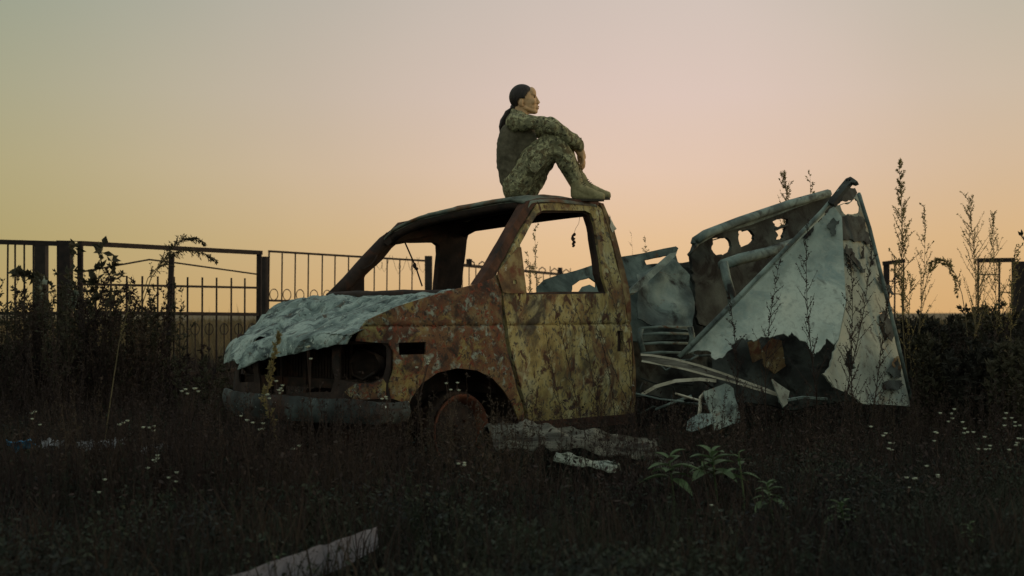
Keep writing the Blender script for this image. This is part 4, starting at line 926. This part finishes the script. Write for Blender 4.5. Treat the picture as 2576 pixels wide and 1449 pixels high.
def wisps(name, mt, n, spots_, seed, h0, h1, lb):
    r = np.random.default_rng(seed); V = []; Fq = []; Ft = []; protos = []
    for q in range(10):
        s1, s2 = branchy((0,0,0), 1.0, 900+q+seed, nb=9, top=.2, spread=.22, leaf=.022, lpb=5, thick=.0035, lean=((q%3-1)*.12, 0)); m_ = MB(); m_.v = list(s1.v); m_.f = list(s1.f); n0 = len(m_.v); m_.v += s2.v; m_.f += [tuple(a+n0 for a in f) for f in s2.f]; protos.append((np.array([tuple(p) for p in m_.v], np.float32), m_.f))
    mm = MB(); off = 0; vs_ = []; fs2 = []
    for k in range(n):
        x0, x1, y0, y1 = spots_[int(r.integers(len(spots_)))]; x, y = r.uniform(x0, x1), r.uniform(y0, y1)
        if not (vanclear(np.array([x]), np.array([y]))[0] and zone(np.array([x]), np.array([y]))[0]): continue
        v, f = protos[int(r.integers(10))]; h_ = r.uniform(h0, h1)*(1 if r.random() > .15 else 1.2); a = r.uniform(0, 6.28); c_, s_ = math.cos(a), math.sin(a)
        w = np.stack([(v[:,0]*c_-v[:,1]*s_)*h_+x, (v[:,0]*s_+v[:,1]*c_)*h_+y, v[:,2]*h_-.03], 1); vs_.append(w); fs2 += [tuple(i+off for i in g) for g in f]; off += len(v)
    me = bpy.data.meshes.new(name); me.from_pydata(np.concatenate(vs_).tolist(), [], fs2); me.update(); me.materials.append(M[mt]); o = bpy.data.objects.new(name, me); C.objects.link(o); return tag(o, lb, 'weeds', None, 'stuff')
WISPS_HERE = 1
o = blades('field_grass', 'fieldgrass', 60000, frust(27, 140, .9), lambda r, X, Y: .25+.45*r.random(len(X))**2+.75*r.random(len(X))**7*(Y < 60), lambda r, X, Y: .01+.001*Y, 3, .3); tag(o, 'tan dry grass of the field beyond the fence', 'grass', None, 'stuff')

def branchy(base, h_, seed, mats=('twig','seed'), lean=(0,0), nb=12, spread=.35, leaf=.012, thick=.005, lpb=10, top=.25, droop=0., path=None, curl=.25, lw=.45):
    r = random.Random(seed); st = MB(); sd_ = MB(); base = Vector(base)
    if path: P_ = [Vector(p) for p in path]
    else:
        P_ = []; q = Vector((0,0,0)); n = 9
        for i in range(n+1):
            f = i/n; P_.append(base+Vector((lean[0]*f**1.5+.02*h_*math.sin(f*5+seed), lean[1]*f+.02*h_*math.cos(f*4+seed), h_*f)))
    n = len(P_)-1; st.tube(P_, [thick*(1-.8*i/n) for i in range(n+1)], 4)
    def lf_(p, d, sz):
        d = Vector(d).normalized(); s_ = d.cross(Vector((r.uniform(-1,1), r.uniform(-1,1), r.uniform(-1,1))));
        if s_.length < .01: return
        sd_.leaf(p, d, s_.normalized(), sz*r.uniform(.6,1.5), sz*lw*r.uniform(.7,1.3))
    for k in range(nb):
        f = top+(1-top)*(k+r.random())/nb; i = min(int(f*n), n-1); p = P_[i].lerp(P_[i+1], f*n-i); ax = (P_[i+1]-P_[i]).normalized()
        a = r.uniform(0, 2*math.pi); out_ = Vector((math.cos(a), math.sin(a), 0)); L = spread*h_*(1.15-f)*r.uniform(.5,1.2)
        d = (ax*.9+out_*.6).normalized(); pts = [p]; m = 5
        for j in range(m):
            d = (d+Vector((r.uniform(-1,1), r.uniform(-1,1), r.uniform(-.6,1)-droop*2))*curl*.5).normalized(); pts.append(pts[-1]+d*(L/m))
        st.tube(pts, [thick*.5*(1-.7*j/m) for j in range(m+1)], 3, False)
        for j in range(lpb):
            g = r.random(); ii = min(int(g*m), m-1); lf_(pts[ii].lerp(pts[ii+1], g*m-ii), d+Vector((r.uniform(-1,1), r.uniform(-1,1), r.uniform(-1,1)-droop)), leaf)
        if r.random() < .7 and L > .05:
            e = pts[2]+(out_*-.3+ax+Vector((r.uniform(-.5,.5), r.uniform(-.5,.5), 0))).normalized()*L*.4; st.tube([pts[2], e], thick*.25, 3, False)
            for j in range(lpb//2): lf_(pts[2].lerp(e, r.random()), Vector((r.uniform(-1,1), r.uniform(-1,1), r.uniform(-1,1))), leaf)
    for j in range(int(lpb*2)):
        f = 1-.45*r.random(); i = min(int(f*n), n-1); lf_(P_[i].lerp(P_[i+1], f*n-i), Vector((r.uniform(-1,1), r.uniform(-1,1), r.uniform(-.2,1))), leaf)
    return st, sd_
def weed(name, px, ytop, Y, seed, label, cat='weed', pxb=None, group=None, leafname='seed_head', **k):
    pxb = px if pxb is None else pxb
    b0 = at3(pxb, HY, Y); b0.z = 0; tp_ = at3(px, ytop, Y); h_ = tp_.z
    st, sd_ = branchy(b0, h_, seed, lean=(tp_.x-b0.x, 0), **{a: c for a, c in k.items() if a != 'mats'})
    ms_ = k.get('mats', ('twig', 'seed'))
    o_ = st.build(name, M[ms_[0]]); tag(o_, label, cat, group)
    if leafname == 'leaf': split(sd_, 'leaf', M[ms_[1]], o_, 5)
    else: tag(sd_.build(leafname, M[ms_[1]], o_), kind='stuff')
    return o_
TW = dict(spread=.30, leaf=.022, lpb=14, thick=.006)
weed('tall_weed', 2250, 405, 12, 3, 'tallest feathery weed right of the leaning panel', pxb=2296, nb=44, top=.42, spread=.18, leaf=.019, lpb=34, thick=.007)
weed('tall_weed', 2320, 520, 12, 4, 'thinner weed right of the tallest feathery one', pxb=2310, nb=20, top=.45, spread=.24, leaf=.018, lpb=18, thick=.005)
weed('tall_weed', 2440, 505, 12.5, 5, 'bushy upcurved weed left of the right gate leaf', pxb=2450, nb=52, top=.4, spread=.34, leaf=.017, lpb=20, thick=.006)
weed('tall_weed', 2505, 540, 12.7, 6, 'slim weed rising above the ladder-like right gate leaf', pxb=2495, nb=36, top=.42, spread=.3, leaf=.017, lpb=18, thick=.005)
weed('tall_weed', 2560, 630, 12.3, 7, 'weed rising in front of the thick black right post', pxb=2530, nb=20, top=.45, spread=.4, **{k: v for k, v in TW.items() if k not in ('spread',)})
weed('tall_weed', 2290, 690, 11, 8, 'low bushy weed in front of the small broken gate leaf', pxb=2300, nb=18, top=.4, spread=.3, leaf=.02, lpb=10)
weed('tall_weed', 1965, 440, 12.6, 9, 'seeding weed tops above the wall with round holes', pxb=2010, nb=34, top=.68, spread=.24, leaf=.019, lpb=24, thick=.006)
weed('tall_weed', 2030, 438, 12.8, 10, 'single thin weed spike left of the hooked tube tip', pxb=2020, nb=12, top=.75, spread=.14, leaf=.024, lpb=12, thick=.005)
for i, (px, yt, pb, Y, lb) in enumerate([(2035,560,2048,9.4,'dark branching stalk before the middle of the white facet'), (1955,650,1925,9.4,'thin dark stalk before the left part of the white facet'),
        (2130,640,2160,9.3,'dark stalk before the fold of the leaning panel'), (2190,620,2120,9.2,'slanting stalk crossing the right facet towards lower left'), (1840,740,1850,9.5,'short stalk before the lower left of the white facet'), (2255,700,2170,9.1,'right slanting stalk near the outer edge of the right facet')]):
    weed('dead_stalk', px, yt, Y, 20+i, lb, 'stalk', pxb=pb, nb=30, top=.25, spread=.2, leaf=.016, lpb=9, thick=.0055, mats=('weed','weed'), leafname='dry_leaf')
for i, (px, yt, pb, lb) in enumerate([(1385,760,1500,'left thin bare stalk crossing the rusty door'), (1425,735,1545,'second thin stalk leaning left across the rusty door'), (1480,770,1570,'third bare stalk over the middle of the rusty door'), (1536,700,1600,'stalk reaching over the rear edge of the door'), (1380,830,1420,'short upright stalk near the front of the door'), (1510,830,1630,'low stalk leaning over the door handle area')]):
    weed('dead_stalk', px, yt, 8.2+.1*i, 40+i, lb, 'stalk', pxb=pb, nb=12, top=.25, spread=.16, leaf=.010, lpb=4, thick=.0045, mats=('weed','weed'), leafname='dry_leaf')
weed('tall_weed', 1352, 570, 12.5, 51, 'weed spike seen through the door window', pxb=1372, nb=18, top=.6, spread=.15, leaf=.02, lpb=9, thick=.005)
weed('tall_weed', 1325, 640, 12.8, 52, 'drooping weed beside the spike in the door window', pxb=1380, nb=14, top=.6, spread=.2, leaf=.02, lpb=9, thick=.005, droop=.3)
weed('tall_weed', 1615, 600, 13, 53, 'small weed spike above the teal flank panel', pxb=1620, nb=10, top=.8, spread=.12, leaf=.018, lpb=8, thick=.004)
weed('tall_weed', 1582, 585, 13, 54, 'bare forked weed just right of the door pillar', pxb=1585, nb=6, top=.7, spread=.2, leaf=.012, lpb=2, thick=.004)
# drooping weeds on the right
def arch(name, pts, Y, seed, lb, **k):
    st, sd_ = branchy((0,0,0), 1.0, seed, path=[at3(x, y, Y) for x, y in pts], **{a: c for a, c in k.items() if a != 'mats'}); ms_ = k.get('mats', ('twig','seed'))
    o_ = st.build(name, M[ms_[0]]); tag(o_, lb, 'weed')
    if k.get('leaf', 0) >= .055: split(sd_, 'leaf', M[ms_[1]], o_, 5)
    else: tag(sd_.build('seed_head', M[ms_[1]], o_), kind='stuff')
    return o_
arch('drooping_weed', [(2440,960),(2438,900),(2430,800),(2420,740),(2404,690),(2380,660),(2360,652),(2345,660),(2338,680)], 12, 61, 'arched weed drooping left between the two gate leaves', nb=26, top=.4, spread=.13, leaf=.018, lpb=18, thick=.005)
arch('drooping_weed', [(2310,960),(2312,860),(2318,760),(2335,690),(2360,660),(2385,668),(2400,700),(2410,745)], 12.2, 62, 'arched weed drooping right beside the other arched one', nb=26, top=.4, spread=.13, leaf=.018, lpb=18, thick=.005)
# weed draped over the gate
arch('draped_weed', [(350,960),(352,860),(360,760),(380,700),(410,655),(435,620),(460,600),(490,598),(515,610)], 13.6, 63, 'leafy weed bent over the top rail of the big gate', nb=40, top=.35, spread=.24, leaf=.026, lpb=12, thick=.007, droop=.35, curl=.5, mats=('twig','darkleaf'), lw=.4)
arch('draped_weed', [(345,900),(350,770),(372,700),(400,668),(430,640),(470,622),(520,640),(545,655)], 13.7, 64, 'second leafy weed hanging over the gate with drooping tips', nb=34, top=.4, spread=.2, leaf=.026, lpb=11, thick=.006, droop=.5, curl=.5, mats=('twig','darkleaf'), lw=.4)
# vines with broad leaves on the left post
for i, (px, yt, pb, lb) in enumerate([(192,612,196,'broad leaved vine climbing right of the thick gate post'), (238,668,232,'broad leaved vine beside the left bar of the gate'), (250,606,215,'leafy vine tip standing above the gate top rail'), (275,640,262,'vine with few broad leaves inside the left gate corner')]):
    weed('climbing_vine', px, yt, 14.2, 70+i, lb, 'vine', pxb=pb, nb=12, top=.35, spread=.09, leaf=.085, lpb=4, thick=.006, mats=('twig','darkleaf'), leafname='leaf', lw=.7)
def leafything(name, pts, Y, seed, lb, cat, **k):
    o_ = arch(name, pts, Y, seed, lb, **k); o_['category'] = cat
leafything('leafy_branch', [(100,900),(130,780),(140,730),(120,710),(90,700),(55,688),(38,684)], 13.2, 75, 'dark leafy branch reaching left in front of the grey post', 'branch', nb=16, top=.45, spread=.05, leaf=.06, lpb=8, mats=('twig','darkleaf'), lw=.7)
for i, (x, y, lb) in enumerate([(108,712,'pale drooping leaf cluster left of the grey fence post'), (200,740,'pale drooping leaf cluster right of the grey fence post')]):
    leafything('pale_leaf_cluster', [(x+10,960),(x+6,860),(x+4,790),(x-2,y),(x-12,y+6)], 13.0, 78+i, lb, 'plant', nb=7, top=.8, spread=.04, leaf=.10, lpb=4, mats=('twig','paleleaf'), lw=.55, droop=.8)
# bushes: left mass
bl = [(20,680,13,'bush of thin twigs at the left picture edge'), (95,690,12.6,'low bush in front of the grey fence post'), (165,690,12.2,'dense bush before the thick gate post'), (230,665,12.6,'tall bush filling the left gate corner'), (290,680,12.8,'bush of upright twigs before the gate pickets'), (345,690,12.4,'bush below the weed that drapes over the gate'), (405,725,12.6,'low bush left of the gate middle post'), (455,868,12.0,'small low bush right of the gate middle post'), (520,890,11.6,'small bush just left of the van front')]
for i, (px, yt, Y, lb) in enumerate(bl):
    st, sd_ = MB(), MB(); r = random.Random(100+i)
    for k in range(20):
        x = px+r.uniform(-40, 40); yy = Y+r.uniform(-.6,.6); b0 = at3(x, HY, yy); b0.z = 0; tpz = at3(px, yt+r.uniform(0, 110), yy).z
        s1, s2 = branchy(b0, tpz, r.randint(0, 9999), lean=(r.uniform(-.25,.25), 0), nb=9, top=.25, spread=.25, leaf=.035, lpb=9, thick=.005)
        for A_, B_ in ((st, s1), (sd_, s2)):
            n0 = len(A_.v); A_.v += B_.v; A_.f += [tuple(q+n0 for q in f) for f in B_.f]
    o_ = st.build('bush', M['weed']); tag(o_, lb, 'bush', 'bushes along the fence'); tag(sd_.build('foliage', M['weed' if i % 2 else 'darkleaf'], o_), kind='stuff')
brs = [(2310,800,14,'dark bush right of the leaning panel foot'), (2370,790,15,'dark bush under the two arched weeds'), (2430,800,14,'dark bush between the gate leaves'), (2490,760,13.5,'tallest dark bush under the right gate leaf'), (2550,790,13,'dark bush at the right picture edge'), (2340,840,11.5,'front dark bush below the arched weeds'), (2450,850,11.0,'front dark bush in the right weeds'), (2550,860,10.5,'front dark bush at the right picture edge')]
for i, (px, yt, Y, lb) in enumerate(brs):
    st, sd_ = MB(), MB(); r = random.Random(200+i)
    for k in range(22):
        x = px+r.uniform(-45, 45); yy = Y+r.uniform(-.7,.7); b0 = at3(x, HY, yy); b0.z = 0; tpz = at3(px, yt+r.uniform(0, 60), yy).z
        s1, s2 = branchy(b0, tpz, r.randint(0, 9999), lean=(r.uniform(-.2,.2), 0), nb=10, top=.15, spread=.25, leaf=.05, lpb=10, thick=.005, lw=.6)
        for A_, B_ in ((st, s1), (sd_, s2)):
            n0 = len(A_.v); A_.v += B_.v; A_.f += [tuple(q+n0 for q in f) for f in B_.f]
    o_ = st.build('bush', M['weed']); tag(o_, lb, 'bush', 'bushes along the fence'); tag(sd_.build('foliage', M['darkleaf' if i % 2 else 'farbrush'], o_), kind='stuff')
wisps('wispy_weeds', 'weed', 620, [(-2.6,-.9,7.2,8.4), (-3.4,-1.6,8.2,10.5), (-.9,.2,7.0,8.0), (-2.2,-.6,6.4,7.4)], 5, .42, .68, 'tangled wispy dead weeds around the nose of the van')
wisps('wispy_stalks', 'weed', 520, [(.9,2.6,8.2,9.4), (1.8,3.4,8.6,9.6), (.2,1.4,7.6,8.6), (2.6,4.2,8.0,10.5)], 6, .35, .62, 'tangled wispy dead weeds in front of the wreckage')
wisps('green_wisps', 'grass', 700, [(-2.0,2.0,4.6,7.2), (-1.4,1.4,4.0,6.0), (1.0,2.6,6.0,8.0), (-2.8,-1.2,6.0,7.4)], 8, .24, .46, 'thin dark grass heads rising through the foreground')
wisps('dark_thicket', 'weed', 520, [(-5.0,-3.5,9.5,13.5), (3.6,5.6,9.5,13.5)], 7, .7, 1.0, 'dark thicket of dead weeds at both sides')
# far-off brush mass along the right horizon
def brush(name, x0, x1, Y, ztop, n, seed, lb):
    r = random.Random(seed); m_ = MB()
    for k in range(n):
        f = r.random(); x = x0+(x1-x0)*f; hh2 = ztop*(.75+.35*noise.noise(Vector((x*.5, 1, seed)))+.2*noise.noise(Vector((x*2, 5, seed)))); z = hh2*(1-.9*r.random()**1.6)*(.9+.2*noise.noise(Vector((x*7, 2, seed))))
        p = Vector((x, Y+r.uniform(-1.2,1.2), z)); d = Vector((r.uniform(-1,1), r.uniform(-1,1), r.uniform(-.3,1))).normalized(); s_ = d.cross(Vector((r.random(), r.random(), r.random()+.1))).normalized()
        m_.leaf(p, d, s_, r.uniform(.05,.14), r.uniform(.03,.07))
    tag(m_.build(name, M['farbrush']), lb, 'brush', None, 'stuff')
brush('far_brush', 5.5, 16, 24, 1.35, 8000, 5, 'dark brush massed along the horizon at right')
brush('near_brush', 3.9, 7.2, 15.8, .92, 8500, 6, 'dark undergrowth behind the leaning panel at right')
brush('left_brush', -6.4, -4.0, 14.0, .98, 8000, 8, 'dark undergrowth filling the foot of the left gate')
# leaf tips of a tree entering at the right edge
tb = at3(2660, HY, 13.0); tb.z = 0
st, sd_ = branchy(tb, 2.3, 301, nb=40, top=.45, spread=.42, leaf=.07, lpb=26, thick=.025, lw=.4)
o_ = st.build('young_tree', M['twig']); tag(o_, 'young tree whose leafy branch tips enter at the right edge', 'tree'); tag(sd_.build('crown', M['darkleaf'], o_), kind='stuff')
# green leafy plants
def leafy(px, py, Y, n, L, seed, lb):
    r = random.Random(seed); tp_ = at3(px, py, Y); b0 = Vector((tp_.x+.02, Y, 0)); m_ = MB(); m_.tube([b0, b0.lerp(tp_, .5)+Vector((.015,0,0)), tp_], [.006,.005,.003], 5)
    root = m_.build('leafy_plant', M['green']); tag(root, lb, 'plant')
    for k in range(n):
        f = 1-(k/n)*.28; p = b0.lerp(tp_, f); a = k*2.4+r.random()*.5; up = .75-.8*(k/n)
        d = Vector((math.cos(a), math.sin(a)*.8, up+r.uniform(-.2,.2))).normalized(); s_ = d.cross(Vector((0,0,1))).normalized(); nn = s_.cross(d)
        l_ = MB(); LL = L*r.uniform(.7,1.1)*(.65+.5*(k/n)); W = LL*.46; nseg = 6
        for j in range(nseg+1):
            g = j/nseg; c_ = p+d*(LL*g)-Vector((0,0,1))*(LL*.35*g*g); w_ = W*math.sin(math.pi*min(1, g**.8*.98+.02))*.5
            l_.v += [c_-s_*w_+nn*w_*.35, c_, c_+s_*w_+nn*w_*.35]
        for j in range(nseg):
            q_ = j*3; l_.f += [(q_,q_+1,q_+4,q_+3), (q_+1,q_+2,q_+5,q_+4)]
        l_.build('leaf', M['green'], root, True)
for i, a_ in enumerate([(1683,1150,6.6,11,.17,1,'left green plant with long pointed leaves below the door'), (1790,1138,6.7,14,.17,2,'green plant with a star of narrow leaves right of its twin'), (1858,1140,6.6,6,.09,3,'small sprig right of the two long leaved green plants'),
        (1930,1215,6.2,13,.10,4,'low leafy green plant in the lower right grass'), (2115,1268,5.9,14,.10,5,'bushy low green plant right of the low leafy one'), (2440,1320,5.6,8,.07,6,'dim green plant in the bottom right corner grass'), (700,1400,5.2,5,.06,7,'tiny sprig beside the white board')]):
    leafy(*a_)
# small white flower clusters
fl_ = [(478,990,7.2,6,'white flower cluster in the weeds far left of the bumper'), (310,1072,7.0,4,'white flowers below the left gate, nearer the edge'), (375,1068,7.0,4,'white flowers just right of a similar cluster under the gate'), (640,1075,7.3,4,'white flowers in front of the left bumper end'),
    (708,962,7.4,4,'upper white flowers before the dark grille'), (690,992,7.4,5,'lower white flowers before the dark grille'), (756,1110,7.0,2,'pair of white flowers under the bumper'), (975,1002,7.5,3,'three white flowers at the near bumper corner'),
    (620,1045,7.4,3,'white flowers left of the bumper middle'), (772,884,7.5,3,'highest white flowers just under the bonnet edge'), (1060,905,7.8,4,'white flowers near the side lamp hole'), (1140,968,7.7,4,'white flowers inside the wheel arch'),
    (392,1160,6.6,5,'vertical string of white flowers in the left grass'), (437,1190,6.5,3,'white flowers right of the vertical string'), (265,1215,6.4,2,'faint white flowers low in the left grass'), (1165,1150,6.6,3,'white flowers below the wheel rim'),
    (2385,1042,7.6,5,'white flowers in the right weeds, upper left of their patch'), (2440,1068,7.5,5,'white flowers at the middle of the right patch'), (2365,1090,7.3,4,'white flowers below the upper left right-hand cluster'), (2540,1050,7.6,7,'densest white flowers near the right picture edge'),
    (2475,1110,7.2,5,'white flowers left of the right edge cluster'), (2560,1112,7.2,5,'lower white flowers at the right picture edge'), (2215,1075,7.4,3,'dull white flowers below the leaning panel'), (2240,1128,7.0,4,'white flowers under the dull ones below the panel'),
    (2350,1180,6.8,3,'white flowers low right in dark grass'), (2290,1205,6.6,4,'lowest white flowers of the right grass'), (1790,1286,6.0,3,'white blossoms low under the green plants'), (85,1050,7.6,4,'white flowers near the left picture edge')]
for i, (px, py, Y, n, lb) in enumerate(fl_):
    r = random.Random(400+i); c_ = at3(px, py, Y); b0 = Vector((c_.x+r.uniform(-.08,.08), Y+.05, 0)); st = MB(); fms = []; fork = b0.lerp(c_, .72)
    st.tube([b0, b0.lerp(fork, .5)+Vector((.01,0,0)), fork], .003, 4)
    for k in range(n):
        e = c_+Vector((r.uniform(-.04,.04), r.uniform(-.04,.04), r.uniform(-.045,.03))); st.tube([fork, fork.lerp(e, .6)+Vector((0,0,-.01)), e], .0018, 3, False)
        fm = MB(); fms.append(fm); fm.ell(e, (.0085,.0085,.005), 0, 7, 4)
        for q_ in range(9):
            a = q_*.7; d = Vector((math.cos(a), math.sin(a), .35)).normalized(); fm.leaf(e, d, d.cross(Vector((0,0,1))).normalized(), .013, .007)
    o_ = st.build('white_flower_plant', M['weed']); tag(o_, lb, 'flower', 'small white flowers in the weeds'); [fm.build('flower_head', M['flower'], o_) for fm in fms]
# long pale grass stalk on the left
for i, (a_, lb) in enumerate([([(262,1120),(285,960),(300,860),(322,780),(330,700)], 'long pale bent stalk in front of the left weeds'), ([(700,1120),(668,1000),(690,900),(700,840)], 'fuzzy tall stalk standing before the van grille')]):
    Y_ = 9.5 if i == 0 else 7.6
    arch('pale_stalk', a_, Y_, 90+i, lb, nb=10 if i == 0 else 34, top=.5 if i == 0 else .1, spread=.06, leaf=.016 if i == 0 else .02, lpb=5 if i == 0 else 12, thick=.006)
